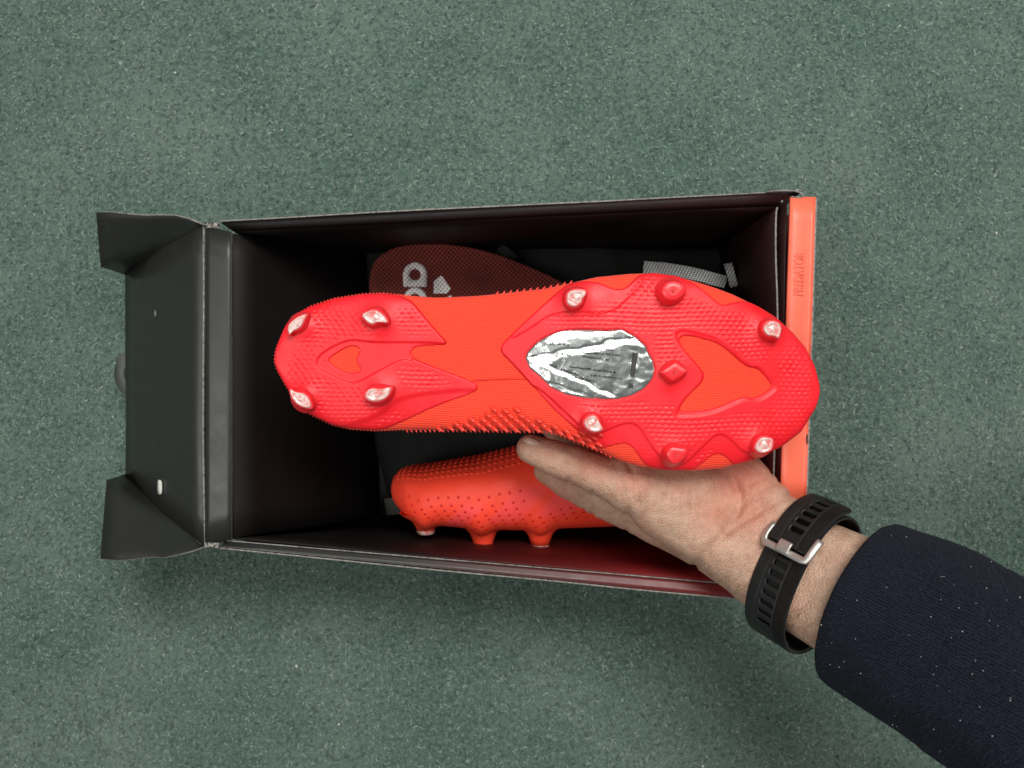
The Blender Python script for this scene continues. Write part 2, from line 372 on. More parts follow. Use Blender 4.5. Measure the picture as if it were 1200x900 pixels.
def ear(pts_fold, pts_free, corner):
    g = []; n = len(pts_fold); bul = Vector(corner) - Vector(pts_fold[-1]).lerp(Vector(pts_free[-1]), 1 / 3)
    for k, (a, b) in enumerate(zip(pts_fold, pts_free)):
        f_ = (k / (n - 1)) ** 3
        g.append([Vector(a).lerp(Vector(b), t / 9) + bul * f_ * (t / 3 if t <= 3 else (9 - t) / 6) for t in range(10)])
    return board("flap_ear", g, 0.0009)
def lerp_pts(a, b, n): return [Vector(a).lerp(Vector(b), k / (n - 1)) for k in range(n)]
fold = lerp_pts(hA + Vector((-0.001, 0, 0)), eA, 9)
free_px = [(240, 264, .1262), (232, 260, .1268), (221, 255.5, .1262), (206, 252, .124), (190, 251.5, .120), (172, 252, .117), (152, 250.5, .114), (130, 248, .111), (113, 248.5, .108)]
ear(fold, [P(*p) for p in free_px], P(118, 312, .080))
fold = lerp_pts(hB + Vector((-0.001, 0, 0)), eB, 9)
free_px = [(240, 641, .1262), (231, 644.5, .1265), (220, 648, .126), (206, 651, .124), (192, 654, .120), (180, 653, .118), (165, 654.5, .115), (140, 657, .112), (118, 655, .108)]
ear(fold, [P(*p) for p in free_px], P(125, 563, .076))
# torn, crumpled cardboard at the two hinge corners
for cx_, cy_ in ((247, 264), (247, 639)):
    g = []
    for k in range(9):
        row_ = []
        for t in range(5):
            q_ = P(cx_ - 7 + 17 * k / 8, cy_ - 3.0 + 6.0 * t / 4, RZ + 0.0008)
            row_.append(q_ + Vector((0.0010 * mnoise.noise(Vector((k, t, cy_))), 0.0012 * mnoise.noise(Vector((k + 9, t * 1.3, cy_))), 0.0022 * mnoise.noise(Vector((k * 0.9, t * 0.9, cy_ + 5))))))
        g.append(row_)
    board("torn_corner", g, 0.0008, box, ('black', 'edge', 'edge')).data.polygons.foreach_set("material_index", np.array([random.choice([0, 2, 2]) if i_ < 64 else 2 for i_ in range(64 + 24)], np.int32))
# pale slot punched through the flap, little worn spot
def disc(name, c, ux, uy, rx, ry, mat, parent, th=0.0006, n=28, p=2.0):
    ux, uy = Vector(ux).normalized(), Vector(uy).normalized(); nz = ux.cross(uy)
    rg = []
    for h, s in ((-th, 1), (th * 0.6, 1), (th, 0.9)):
        rg.append([Vector(c) + ux * rx * s * np.sign(math.cos(q)) * abs(math.cos(q)) ** (2 / p) + uy * ry * s * np.sign(math.sin(q)) * abs(math.sin(q)) ** (2 / p) + nz * h for q in np.linspace(0, 2 * np.pi, n, endpoint=False)])
    me = loft(name, rg, True, True, True); fix_normals(me)
    return link(name, me, mat, parent, smooth=False)
def on_flap(px, py):
    hmid = (hA + hB) / 2; emid = (eA + eB) / 2; d0 = (P(px, py, 0) - cam.location)
    nrm = (hB - hA).cross(eA - hA).normalized(); tt = (hA - cam.location).dot(nrm) / d0.dot(nrm)
    return cam.location + d0 * tt
fn = (hB - hA).cross(eA - hA).normalized(); fn = fn if fn.z > 0 else -fn
fdir = ((eA + eB) / 2 - (hA + hB) / 2).normalized()
slot = disc("punched_slot", on_flap(196, 570) + fn * 0.0046, fdir, (0, 1, 0), 0.0024, 0.0045, M['lint'], flap, 0.0006, 28, 3)
disc("worn_spot", on_flap(190, 368) + fn * 0.0044, fdir, (0, 1, 0), 0.0016, 0.0022, M['grey_board'], flap, 0.0003)
# tongue tab pointing out from under the flap, with its slit
tc = P(151, 437, 0.043); g = []
for k in range(13):
    q = math.pi / 2 + math.pi * k / 12
    g.append([tc + Vector((0.020 * math.cos(q) * s, 0.0152 * math.sin(q) * s, -0.020 * abs(math.cos(q)) * s)) for s in (0.02, 0.5, 1.0)])
tab = board("tongue_tab", g, 0.0012, box, ('grey_board', 'grey_board', 'edge'))
disc("tab_slit", P(147.5, 437.5, 0.0435), (1, 0, 0.3), (0, 1, 0), 0.0013, 0.0042, M['ink'], tab, 0.0009)
# orange end: folded strip with a raised outer lip, end walls, black liner
def sx(v): return 0
strip = []
for i in range(14):
    v = i / 13; y = 231 + (592 - 231) * v
    xl = 926 + (914 - 926) * v; xr = 957 + (945.5 - 957) * v
    strip.append([P(xl + (xr - xl) * f, y, RZ + dz) for f, dz in ((0, -0.0005), (0.03, 0.0006), (0.25, 0.0008), (0.55, 0.0002), (0.80, -0.0006), (0.93, -0.0004), (1.0, 0.0016))])
strip_o = board("end_strip", strip, 0.0011, box, ('orange', 'orange', 'edge'))
board("end_outer_wall", bil(P(955, 233, RZ - 0.001), P(944, 590, RZ - 0.001), Vector((0.172, -0.100, 0.002)), Vector((0.172, 0.105, 0.002)), 10, 5), 0.0012, box, ('orange', 'orange', 'edge'))
board("end_outer_wall_low", bil(P(943, 592, RZ - 0.001), P(930, 706, RZ - 0.001), Vector((0.170, -0.112, 0.002)), Vector((0.170, -0.101, 0.002)), 6, 4), 0.0012, box, ('orange', 'orange', 'edge'))
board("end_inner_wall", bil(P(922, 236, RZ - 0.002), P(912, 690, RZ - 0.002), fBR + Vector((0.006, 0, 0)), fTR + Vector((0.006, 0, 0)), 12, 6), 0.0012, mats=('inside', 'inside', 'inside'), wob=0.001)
lin = [(917.5, 235), (914.5, 237), (911.5, 241), (909.8, 248), (909.2, 262), (909, 285), (909.4, 310), (910.6, 340), (911.5, 380), (911, 440), (908, 520), (905, 600), (902, 680)]
board("end_liner", [[P(x, y, RZ - 0.003), P(x, y, RZ - 0.004) + Vector((-0.001, 0, -0.05)), P(x, y, RZ) * 1.0 + Vector((-0.003, 0, -0.118))] for x, y in lin], 0.0010, mats=('inside', 'inside', 'edge'))
disc("strip_notch", P(947.2, 515, RZ + 0.0006), (1, 0, 0), (0, 1, 0), 0.0011, 0.0032, M['ink'], strip_o, 0.0008, 20, 3)
# embossed word on the orange strip
def text_mesh(body, size, mat, name, parent, loc, rz, ext=0.0001, sx=1.0, flip=False):
    cu = bpy.data.curves.new(name, 'FONT'); cu.body = body; cu.size = size; cu.extrude = ext; cu.offset = size * 0.018; cu.align_x = 'CENTER'; cu.align_y = 'CENTER'
    to = bpy.data.objects.new(name, cu); COL.objects.link(to)
    me = bpy.data.meshes.new_from_object(to.evaluated_get(bpy.context.evaluated_depsgraph_get())); bpy.data.objects.remove(to)
    me.transform(Matrix.Translation(loc) @ Matrix.Rotation(rz, 4, 'Z') @ Matrix.Scale(sx, 4, (1, 0, 0)))
    return link(name, me, mat, parent, smooth=False)
text_mesh("PREDATOR", 0.0088, M['emboss'], "embossed_word", strip_o, P(937, 321, RZ + 0.0014), math.pi / 2 - 0.02, 0.0002, 0.58)
# fold seam on the box base near the top wall
board("base_seam", bil(P(716, 296.5, 0.008), P(866, 292.5, 0.008), P(866, 294, 0.0072), P(716, 297.6, 0.0072), 8, 3), 0.0006, box, ('grey_board', 'black', 'grey_board'))

# ------------------------------------------------------------------ things inside the box
bag = thing("boot_bag", P(640, 445, 0.006), "black mesh boot bag spread over the inside bottom of the box", "bag")
g = []
for i in range(46):
    r = []
    for j in range(34):
        u, v = i / 45, j / 33
        left = 424 + 14 * v + (18 * max(0, v - 0.75) / 0.25 if v > 0.75 else 0)
        px = left + (862 - left) * u; py = 284 + (592 - 284) * v + 5 * math.sin(u * 9)
        q = P(px, py, 0.0)
        z = 0.016 + 0.007 * mnoise.noise(Vector((u * 5, v * 4, 1))) + 0.003 * mnoise.noise(Vector((u * 16, v * 13, 4)))
        e = min(u, 1 - u, v, 1 - v); z *= min(1.0, 0.45 + e * 12)
        d = (CAM_H - 0.016) / CAM_H
        r.append(Vector((q.x * d, q.y * d, z)))
    g.append(r)
fab = board("mesh_fabric", g, 0.0012, bag, ('bag', 'bag', 'bag')); fab.data.shade_smooth()
def ribbon(name, pts, width, th, mat, parent, up=(0, 0, 1), tilt=0.0):
    g = []
    for k, p in enumerate(pts):
        a = Vector(pts[max(0, k - 1)]); b = Vector(pts[min(len(pts) - 1, k + 1)]); t = (b - a).normalized()
        s = t.cross(Vector(up)).normalized(); s = s * math.cos(tilt) + Vector(up) * math.sin(tilt)
        g.append([Vector(p) + s * width * (f - 0.5) for f in (0, 0.08, 0.5, 0.92, 1)])
    o = board(name, g, th, parent, (mat, mat, mat)); return o
ribbon("webbing_strap", [P(754, 313, .052), P(775, 315, .053), P(800, 318.5, .054), P(825, 324, .054), P(850, 331, .053)], 0.0085, 0.0014, 'strapmesh', bag)
ribbon("webbing_strap", [P(853, 309, .050), P(856, 320, .051), P(860, 336, .050)], 0.0055, 0.0014, 'strapmesh', bag)
ribbon("loop_tag", [P(584, 291, .032), P(593, 296, .034), P(604, 306, .032)], 0.0075, 0.0010, 'bag', bag)
lab = ribbon("sewn_label", [P(452, 594, .030), P(464, 593, .034), P(482, 592, .032)], 0.012, 0.0008, 'label_grey', bag)

ins = thing("insole", P(540, 350, 0.024), "dark red perforated mesh insole with white letters, half hidden under the raised boot sole", "insole")
top = [(432, 336), (434, 318), (440, 305), (455, 292.5), (480, 286), (510, 285), (545, 288.5), (580, 297), (612, 309), (640, 321), (662, 333)]
bot = [(672, 345), (690, 380), (700, 410), (660, 432), (600, 436), (540, 428), (490, 412), (450, 385), (436, 360)]
poly = np.array(top + bot, float)
def chaikin(p, n=2):
    p = np.asarray(p, float)
    for _ in range(n):
        q = np.roll(p, -1, 0); p = np.stack([0.75 * p + 0.25 * q, 0.25 * p + 0.75 * q], 1).reshape(-1, 2)
    return p
pl = chaikin(poly, 2); cen = pl.mean(0)
def insole_z(s): return 0.034 + 0.006 * s ** 2 + 0.004 * (s ** 6)
rg = []
for s, dz in ((0.02, 0), (0.35, 0), (0.6, 0), (0.8, 0), (0.92, 0), (0.97, -0.0004), (1.0, -0.002), (1.0, -0.005), (0.97, -0.0065)):
    rg.append([P(*(cen + (p - cen) * s), insole_z(min(s, 1)) + dz) for p in pl])
me = loft("pad", rg, True, True, False); fix_normals(me); pad = link("pad", me, M['insole'], ins)
def ins_P(px, py, dz):
    # height of the pad surface under that point
    d = np.array([px, py]) - cen; ang = math.atan2(d[1], d[0]); aa = np.arctan2(pl[:, 1] - cen[1], pl[:, 0] - cen[0])
    k = np.argmin(np.abs(np.angle(np.exp(1j * (aa - ang))))); s = min(1, np.hypot(*d) / np.hypot(*(pl[k] - cen)))
    return P(px, py, insole_z(s) + dz)
def ring_letter(cx, cy, r_out, r_in, stem):
    """round bowl with a straight stem, lying on its side (stem at the bottom of the picture)"""
    V = []; Q = []; n = 40
    outer = []; inner = []
    for k in range(n):
        q = 2 * math.pi * k / n; c, s = math.cos(q), math.sin(q)
        x, y = r_out * c, r_out * s
        if s > 0.0: x = r_out * np.sign(c) * abs(c) ** 0.25; y = r_out * min(1.0, s * 1.6)
        outer.append((cx + x, cy + y)); inner.append((cx + r_in * c, cy + r_in * s))
    for p in outer: V.append(ins_P(*p, 0.0009))
    for p in inner: V.append(ins_P(*p, 0.0009))
    for k in range(n): Q.append((k, (k + 1) % n, n + (k + 1) % n, n + k))
    m = len(V)
    for p in outer + inner: V.append(ins_P(*p, 0.0001))
    for k in range(n):
        Q.append((k, m + k, m + (k + 1) % n, (k + 1) % n)); Q.append((n + k, n + (k + 1) % n, m + n + (k + 1) % n, m + n + k))
    return V, Q
def add_part(name, V, Q, mat, parent, T=None, smooth=False):
    me = mesh_np(name, [tuple(v) for v in V], Q, T); fix_normals(me); return link(name, me, mat, parent, smooth)
def slab(name, poly, mat):
    n = len(poly); V = [ins_P(*p, 0.0009) for p in poly] + [ins_P(*p, 0.0001) for p in poly]
    bm = bmesh.new(); vs = [bm.verts.new(v) for v in V]; bm.faces.new(vs[:n])
    for k in range(n): bm.faces.new((vs[k], vs[n + k], vs[n + (k + 1) % n], vs[(k + 1) % n]))
    bmesh.ops.recalc_face_normals(bm, faces=bm.faces); me = bpy.data.meshes.new(name); bm.to_mesh(me); bm.free()
    return link(name, me, mat, pad, False)
add_part("printed_letter", *ring_letter(486.5, 322, 14.2, 6.6, 0), M['print_white'], pad)       # a
add_part("printed_letter", *ring_letter(486.5, 350.5, 13.6, 6.4, 0), M['print_white'], pad)     # d
slab("printed_letter", [(501, 358), (501, 364), (512, 364), (512, 358)], M['print_white'])      # stem of the d
slab("printed_letter", [(473, 369), (473, 376), (500, 376), (500, 369)], M['print_white'])      # i
add_part("printed_letter", *ring_letter(486.5, 392, 13.6, 6.4, 0), M['print_white'], pad)       # d
slab("printed_logo_bar", [(508, 344), (508.5, 330), (516.5, 323), (519, 325), (528, 338), (524, 344)], M['print_white'])
slab("printed_logo_bar", [(508, 372), (508, 356), (528, 346), (545, 368), (538, 372)], M['print_white'])
slab("printed_logo_bar", [(508, 400), (508, 384), (545, 362), (566, 392), (560, 400)], M['print_white'])

# ------------------------------------------------------------------ second boot, lying on its side in the box
boot2 = thing("football_boot", P(640, 560, 0.02), "orange red football boot lying on its side in the box, toe left", "football boot")
Z2 = 0.06
xs2 = np.array([457.5, 459, 462, 467, 473, 480, 490, 500, 515, 530, 545, 560, 580, 600, 620, 640, 665, 690, 720, 750, 780, 810, 840, 862, 872])
sole2 = np.interp(xs2, [457.5, 459, 462, 470, 480, 500, 530, 600, 690, 780, 872], [575, 583, 591, 601, 608, 615, 619, 623, 621, 618, 604])
ridge2 = np.interp(xs2, [457.5, 459, 462, 470, 480, 500, 520, 560, 600, 640, 700, 760, 872], [573, 566, 557, 550.5, 547, 545, 542, 535, 525, 512, 496, 485, 520])
half2 = np.interp(xs2, [457.5, 459, 462, 470, 480, 500, 540, 600, 700, 800, 860, 872], [0.002, 0.008, 0.015, 0.022, 0.028, 0.034, 0.040, 0.042, 0.034, 0.031, 0.024, 0.012])
def boot2_pt(px, q, off=0.0):
    ys = np.interp(px, xs2, sole2); yr = np.interp(px, xs2, ridge2); h = np.interp(px, xs2, half2)
    ys = ys - 3.5 + sum(9.5 * math.exp(-((px - x_) / 12.5) ** 2) for x_ in (499, 566, 633))
    yc = (ys + yr) / 2; hw = (ys - yr) / 2; c, s = math.cos(q), math.sin(q); p = 2.5
    yy = yc + (hw + off / 0.00059) * np.sign(c) * abs(c) ** (2 / p); zz = 0.055 + (h + off) * np.sign(s) * abs(s) ** (2 / p)
    a = P(px, yy, Z2); return Vector((a.x, a.y, zz))
nq = 72; xs_f = np.unique(np.concatenate([np.linspace(457.5, 480, 16), np.linspace(480, 872, 70)]))
rg = [[boot2_pt(x, 2 * math.pi * k / nq) for k in range(nq)] for x in xs_f]
me = loft("upper", rg, True, True, True); fix_normals(me)
V = np.zeros(len(me.vertices) * 3, np.float32); me.vertices.foreach_get("co", V); V = V.reshape(-1, 3)
u = V[:, 0] / ((CAM_H - Z2) / FPX) + 600; v = -V[:, 1] / ((CAM_H - Z2) / FPX) + 450
base = np.array([1.0, 0.066, 0.030]); pink = np.array([1.0, 0.078, 0.072]); C = np.tile(base, (len(V), 1))
def band(cx, w, soft, slope): return smooth01((w - np.abs(u - cx - slope * (v - 590))) / soft)
m1 = band(552, 16, 8, -0.9) * smooth01((v - 578) / 8) + band(600, 22, 9, -0.9) * smooth01((v - 555) / 14) * smooth01((606 - v) / 8) + band(650, 24, 9, -0.9) * smooth01((v - 545) / 14) * smooth01((600 - v) / 8)
m1 = np.clip(m1, 0, 1)[:, None]; C = C * (1 - m1) + pink * m1
C *= 1 - 0.08 * np.random.random((len(V), 1)); point_color(me, C)
up2 = link("upper", me, M['upper2'], boot2)
def blob(center, nrm, r, h, V, Q, T, n=8):
    nrm = Vector(nrm).normalized(); a = nrm.orthogonal().normalized(); b = nrm.cross(a); base = len(V)
    for s, hh in ((1.0, -0.3), (0.75, 0.55)):
        for k in range(n):
            q = 2 * math.pi * k / n; V.append(Vector(center) + (a * math.cos(q) + b * math.sin(q)) * r * s + nrm * h * hh)
    V.append(Vector(center) + nrm * h)
    for k in range(n):
        k2 = (k + 1) % n; Q.append((base + k, base + k2, base + n + k2, base + n + k)); T.append((base + n + k, base + n + k2, base + 2 * n))
# rows of raised dots on the side and ribs over the toe ridge
V = []; Q = []; T = []
for row, q in enumerate(np.linspace(0.92, 1.62, 6)):
    for k in range(26):
        px = 470 + k * 11.2 + (row % 2) * 5.6 + row * 2
        lo, hi = (520, 690) if row < 3 else (480, 600)
        if not lo - row * 10 < px < hi + 14: continue
        c = boot2_pt(px, q); e = boot2_pt(px, q, 0.002); blob(c, e - c, 0.0011, 0.00028, V, Q, T)
add_part("grip_dots", V, Q, M['fin2'], up2, T, True)["kind"] = "stuff"
V = []; Q = []; T = []
for k in range(27):
    px = 470 + k * 6.6
    for q in np.linspace(2.25, 3.4, 7):
        c = boot2_pt(px, q); e = boot2_pt(px, q, 0.002); blob(c, e - c, 0.0014, 0.0006, V, Q, T, 8)
add_part("grip_fins", V, Q, M['plastic'], up2, T, True)["kind"] = "stuff"
# studs sticking out of the sole edge
def stud2(px, y0, y1, z, clear):
    a = P(px, y0 - 9, z); b = P(px, y1, z); ax = (b - a); L = ax.length; ax.normalize()
    e1 = Vector((1, 0, 0)); e2 = ax.cross(e1).normalized()
    prof = [(0.0, 0.0175), (0.16, 0.0150), (0.28, 0.0118), (0.42, 0.0090), (0.60, 0.0073), (0.80, 0.0062), (0.95, 0.0056), (1.0, 0.0046)]
    cut = 0.80 if clear else 1.01
    ring = lambda t, r: [a + ax * L * t + (e1 * math.cos(q) + e2 * math.sin(q)) * r for q in np.linspace(0, 2 * np.pi, 24, endpoint=False)]
    me = loft("stud", [ring(t, r) for t, r in prof if t <= cut], True, False, True); fix_normals(me); s = link("stud", me, M['plastic'], boot2)
    if clear:
        me = loft("stud_tip", [ring(t, r * 1.02) for t, r in prof if t >= 0.79], True, False, True); fix_normals(me); link("stud_tip", me, M['tip'], s)
stud2(499, 609, 626, 0.068, True); stud2(566, 616, 648, 0.068, False); stud2(633, 618, 645, 0.068, True)

# ------------------------------------------------------------------ held boot, sole up
ZS = 0.175; SC = (CAM_H - ZS) / FPX            # plan scale of the sole, metres per pixel unit
boot = thing("football_boot", (0.02, 0.01, 0.075), "orange red football boot held in the hand, studded sole up", "football boot")
up_line = np.array([(320, 422), (321, 410), (323, 403), (332, 381), (340, 369), (361, 357), (388, 348), (422, 342.5), (447, 341.5), (476, 344), (510, 346), (560, 343.5), (600, 340), (640, 336), (672, 329), (700, 322.5), (740, 318.5), (770, 317.6), (794, 321), (820, 328), (846, 336), (864, 342.5), (896, 357), (916, 369), (936, 386), (952, 404), (962, 424), (968, 448), (968.7, 458)])
lo_line = np.array([(320, 422), (320.6, 428), (323, 436), (332, 453), (344, 471), (361, 487), (386, 499), (408, 504), (437, 506), (466, 505), (532, 505), (602, 506), (640, 506), (657, 510), (682, 520.5), (708, 531), (728, 541.5), (753, 549), (782, 553), (816, 554), (850, 551.5), (889, 542), (923, 527), (947, 509), (963, 483), (968, 468), (968.7, 458)])
def y_hi(u): return np.interp(u, up_line[:, 0], up_line[:, 1])
def y_lo(u): return np.interp(u, lo_line[:, 0], lo_line[:, 1])
H1 = 0.010
def z_base(u):
    e = np.clip(np.abs((u - 644.3) / 324.4), 0, 1)
    z = ZS - 0.0075 * smooth01((u - 800) / 190) - 0.0045 * np.exp(-((u - 545) / 70) ** 2)
    return z - 0.006 * (1 - np.maximum(1 - e ** 10, 0) ** 0.1 * 1.0)
def z_surf(u, v, lim=0.985):
    yt, yb = y_hi(u), y_lo(u); yc = (yt + yb) / 2; w_ = np.maximum((yb - yt) / 2, 1.0)
    t = np.clip(np.abs((v - yc) / w_), 0, lim)
    return z_base(u) - H1 * (1 - (1 - t ** 4) ** 0.25)
def W(u, v, z): return ((u - 600) * SC, -(v - 450) * SC, z)
# upper: loft of cross-sections along the boot
us = 644.35 - 324.3 * np.cos(np.linspace(0.02, np.pi - 0.02, 170)); nr = 112
D = np.interp(us, [320, 340, 420, 500, 560, 620, 700, 800, 900, 950, 969], [0.055, 0.068, 0.072, 0.074, 0.072, 0.066, 0.058, 0.051, 0.044, 0.034, 0.020])
rg = []
for i, uu in enumerate(us):
    yt, yb = y_hi(uu), y_lo(uu); yc = (yt + yb) / 2; hw = (yb - yt) / 2; zb = z_base(uu); r = []
    for k in range(nr):
        q = 2 * math.pi * k / nr; c, s = math.cos(q), math.sin(q)
        if s >= 0: y = yc + hw * np.sign(c) * abs(c) ** 0.5; z = zb - H1 + H1 * abs(s) ** 0.5
        else:
            y = yc + hw * np.sign(c) * abs(c) ** 0.8; z = zb - H1 - (D[i] - H1) * abs(s) ** 0.85
        r.append(W(uu, y, z))
    rg.append(r)
me = loft("upper", rg, True, True, True); fix_normals(me); upper = link("upper", me, M['knit'], boot)
# ankle collar on the far side of the boot, open, with dark lining
rg = []
for zz, s in ((0.112, 1.06), (0.100, 0.98), (0.088, 0.92), (0.080, 0.90), (0.078, 0.87), (0.080, 0.83), (0.090, 0.80), (0.104, 0.76)):
    rg.append([W(430 + 92 * s * math.cos(q), 424 + 62 * s * math.sin(q), zz) for q in np.linspace(0, 2 * np.pi, 48, endpoint=False)])
me = loft("ankle_collar", rg, True, False, True); fix_normals(me); link("ankle_collar", me, M['lining'], boot)
# seam along the arch
seam = [(553, 446), (575, 444.5), (600, 443.5), (622, 444)]
V = []; Q = []
for k, (a, b) in enumerate(seam):
    for dv, dz in ((-0.8, 0.0001), (0, -0.0002), (0.8, 0.0004)): V.append(W(a, b + dv, float(z_surf(np.float64(a), np.float64(b))) + dz + 0.0001))
for k in range(len(seam) - 1):
    for j in range(2): Q.append((3 * k + j, 3 * k + 3 + j, 3 * k + 4 + j, 3 * k + 1 + j))
add_part("arch_seam", V, Q, M['fin2'], upper)

def poly_sdf(poly, U, V):
    poly = np.asarray(poly, float); d2 = np.full(U.shape, 1e18); ins_ = np.zeros(U.shape, bool); n = len(poly)
    for k in range(n):
        a, b = poly[k], poly[(k + 1) % n]; e = b - a; L = e @ e + 1e-12
        t = np.clip(((U - a[0]) * e[0] + (V - a[1]) * e[1]) / L, 0, 1)
        d2 = np.minimum(d2, (U - a[0] - t * e[0]) ** 2 + (V - a[1] - t * e[1]) ** 2)
        c = (a[1] > V) != (b[1] > V)
        with np.errstate(divide='ignore', invalid='ignore'): xx = (b[0] - a[0]) * (V - a[1]) / (b[1] - a[1] + 1e-18) + a[0]
        ins_ ^= c & (U < xx)
    return np.where(ins_, -np.sqrt(d2), np.sqrt(d2))
def outline_arc(u0, u1, line, n=40, inset=0.6):
    u = np.linspace(u0, u1, n); y = np.interp(u, line[:, 0], line[:, 1]); yc = (y_hi(u) + y_lo(u)) / 2
    return [(a, b + inset * np.sign(c - b)) for a, b, c in zip(u, y, yc)]
def plate(name, outer, holes, raised, recess, mounds, pits, parent, u0, u1, v0, v1, th=0.0017, g=0.9, sm=1, teeth=False):
    U, Vv = np.meshgrid(np.arange(u0, u1, g), np.arange(v0, v1, g), indexing='ij')
    sd = poly_sdf(chaikin(outer, sm), U, Vv)
    if teeth: sd = sd + 0.5 * np.abs(np.sin((U + 0.6 * Vv) * 0.9)) * (U < 470)
    for h in holes: sd = np.maximum(sd, -poly_sdf(chaikin(h, 2), U, Vv))
    gu, gv = np.gradient(sd, g); nn = gu ** 2 + gv ** 2 + 1e-9
    snap = np.abs(sd) < 0.72 * g
    U = np.where(snap, U - gu * sd / nn, U); Vv = np.where(snap, Vv - gv * sd / nn, Vv); inside = sd < 0.72 * g; s = np.where(snap, 0, -sd)
    z = z_surf(U, Vv)
    t = np.clip(s / 2.2, 0, 1); z = z + th * np.sqrt(1 - (1 - t) ** 2)
    for pg, hgt, soft in raised: z = z + hgt * smooth01(-poly_sdf(chaikin(pg, 2), U, Vv) / soft)
    for pg, dep, soft in recess: z = z - dep * smooth01(-poly_sdf(chaikin(pg, 2), U, Vv) / soft + 0.5)
    mk = np.zeros(U.shape)
    for (cx, cy, rx, ry, a) in pits:
        ca, sa = math.cos(a), math.sin(a); X = ((U - cx) * ca + (Vv - cy) * sa) / rx; Y = (-(U - cx) * sa + (Vv - cy) * ca) / ry
        mk = np.maximum(mk, smooth01(1.6 * (1 - np.sqrt(X * X + Y * Y))))
    near = np.ones(U.shape)
    for (cx, cy, r, hgt) in mounds:
        rr = np.hypot(U - cx, Vv - cy); z = z + hgt * np.exp(-(rr / r) ** 2); near *= smooth01((rr - r * 0.75) / 5)
    # rows of small scale-like pits
    rowp = 5.2; Vw = Vv + 1.2 * np.sin(U * 0.021 + 1.0) + 0.7 * np.sin(U * 0.057 + Vv * 0.03); row = np.floor(Vw / rowp); fv = Vw / rowp - row - 0.5
    jit = np.sin(row * 12.9898) * 43758.5453; jit = jit - np.floor(jit); ww = (U + (row % 2) * 3.9 + jit * 1.6) / 7.8; cell = np.floor(ww); fu = ww - cell - 0.5
    rnd = np.sin(cell * 78.233 + row * 37.719) * 43758.5453; rnd = rnd - np.floor(rnd)
    pit = smooth01(1.30 - np.hypot(fu / 0.32, (fv + 0.10 * np.cos(fu * 9)) / 0.19)) * (0.45 + 0.75 * rnd)
    ridge = smooth01(1 - np.abs(fv + 0.34) / 0.18) * smooth01(1.25 - np.abs(fu) / 0.45)
    for pg, dep, soft in recess: near = near * smooth01((np.abs(poly_sdf(chaikin(pg, 2), U, Vv)) - 3) / 4)
    z = z + mk * near * smooth01((s - 3) / 4) * (-0.00075 * pit + 0.00022 * ridge)
    idx = -np.ones(U.shape, int); idx[inside] = np.arange(inside.sum())
    P3 = np.stack([(U - 600) * SC, -(Vv - 450) * SC, z], -1)[inside]
    zs = (z_surf(U, Vv) - 0.0012)[inside]
    a, b, c, d = idx[:-1, :-1], idx[1:, :-1], idx[1:, 1:], idx[:-1, 1:]
    allin = (a >= 0) & (b >= 0) & (c >= 0) & (d >= 0); Qf = np.stack([d[allin], c[allin], b[allin], a[allin]], 1)
    cnt = (a >= 0).astype(int) + (b >= 0) + (c >= 0) + (d >= 0); T = []
    for miss, tri in ((a, (d, c, b)), (b, (a, d, c)), (c, (b, a, d)), (d, (c, b, a))):
        k = (cnt == 3) & (miss < 0); T.append(np.stack([x[k] for x in tri], 1))
    T = np.concatenate(T)
    E = np.concatenate([Qf[:, [0, 1]], Qf[:, [1, 2]], Qf[:, [2, 3]], Qf[:, [3, 0]], T[:, [0, 1]], T[:, [1, 2]], T[:, [2, 0]]])
    key = E[:, 0].astype(np.int64) * 10000000 + E[:, 1]; rk = E[:, 1].astype(np.int64) * 10000000 + E[:, 0]
    Bd = E[~np.isin(key, rk)]
    bv = np.unique(Bd); remap = {int(v): len(P3) + i for i, v in enumerate(bv)}
    Vs = P3[bv].copy(); Vs[:, 2] = zs[bv]
    Qs = np.array([(e[1], e[0], remap[int(e[0])], remap[int(e[1])]) for e in Bd])
    me = mesh_np(name, np.vstack([P3, Vs]), np.vstack([Qf, Qs]), T)
    return link(name, me, M['plate'], parent)
z1 = lambda x, y: (300 + x / 4.089, 300 + y / 4.089)      # enlargements the shapes were measured on
z2 = lambda x, y: (560 + x / 5, 300 + y / 5)
z3 = lambda x, y: (740 + x / 5, 300 + y / 5)
z4 = lambda x, y: (640 + x / 3.529, 420 + y / 3.529)
z6 = lambda x, y: (600 + x / 6.667, 370 + y / 6.667)
heel_outer = outline_arc(321.2, 448, up_line) + [z1(*p) for p in [(655, 176), (700, 188), (750, 218), (800, 282), (850, 342), (900, 396), (912, 410), (905, 424), (880, 428), (770, 434), (745, 450), (738, 470), (755, 490), (800, 510), (1050, 605), (1064, 628), (1050, 655), (870, 717), (690, 802), (610, 836)]] + outline_arc(440, 321.2, lo_line)
heel_hole = [z1(*p) for p in [(350, 500), (370, 480), (440, 437), (480, 435), (499, 450), (480, 480), (478, 510), (502, 545), (490, 554), (440, 560), (360, 515)]]
heel_rec = [z1(*p) for p in [(250, 512), (430, 395), (560, 415), (740, 412), (905, 416), (900, 436), (770, 436), (735, 450), (735, 475), (755, 505), (700, 490), (590, 550), (480, 612), (420, 597)]]
heel_low = [z1(*p) for p in [(690, 672), (1040, 636), (1090, 660), (850, 760), (640, 900), (420, 920), (330, 850), (480, 800), (600, 760)]]
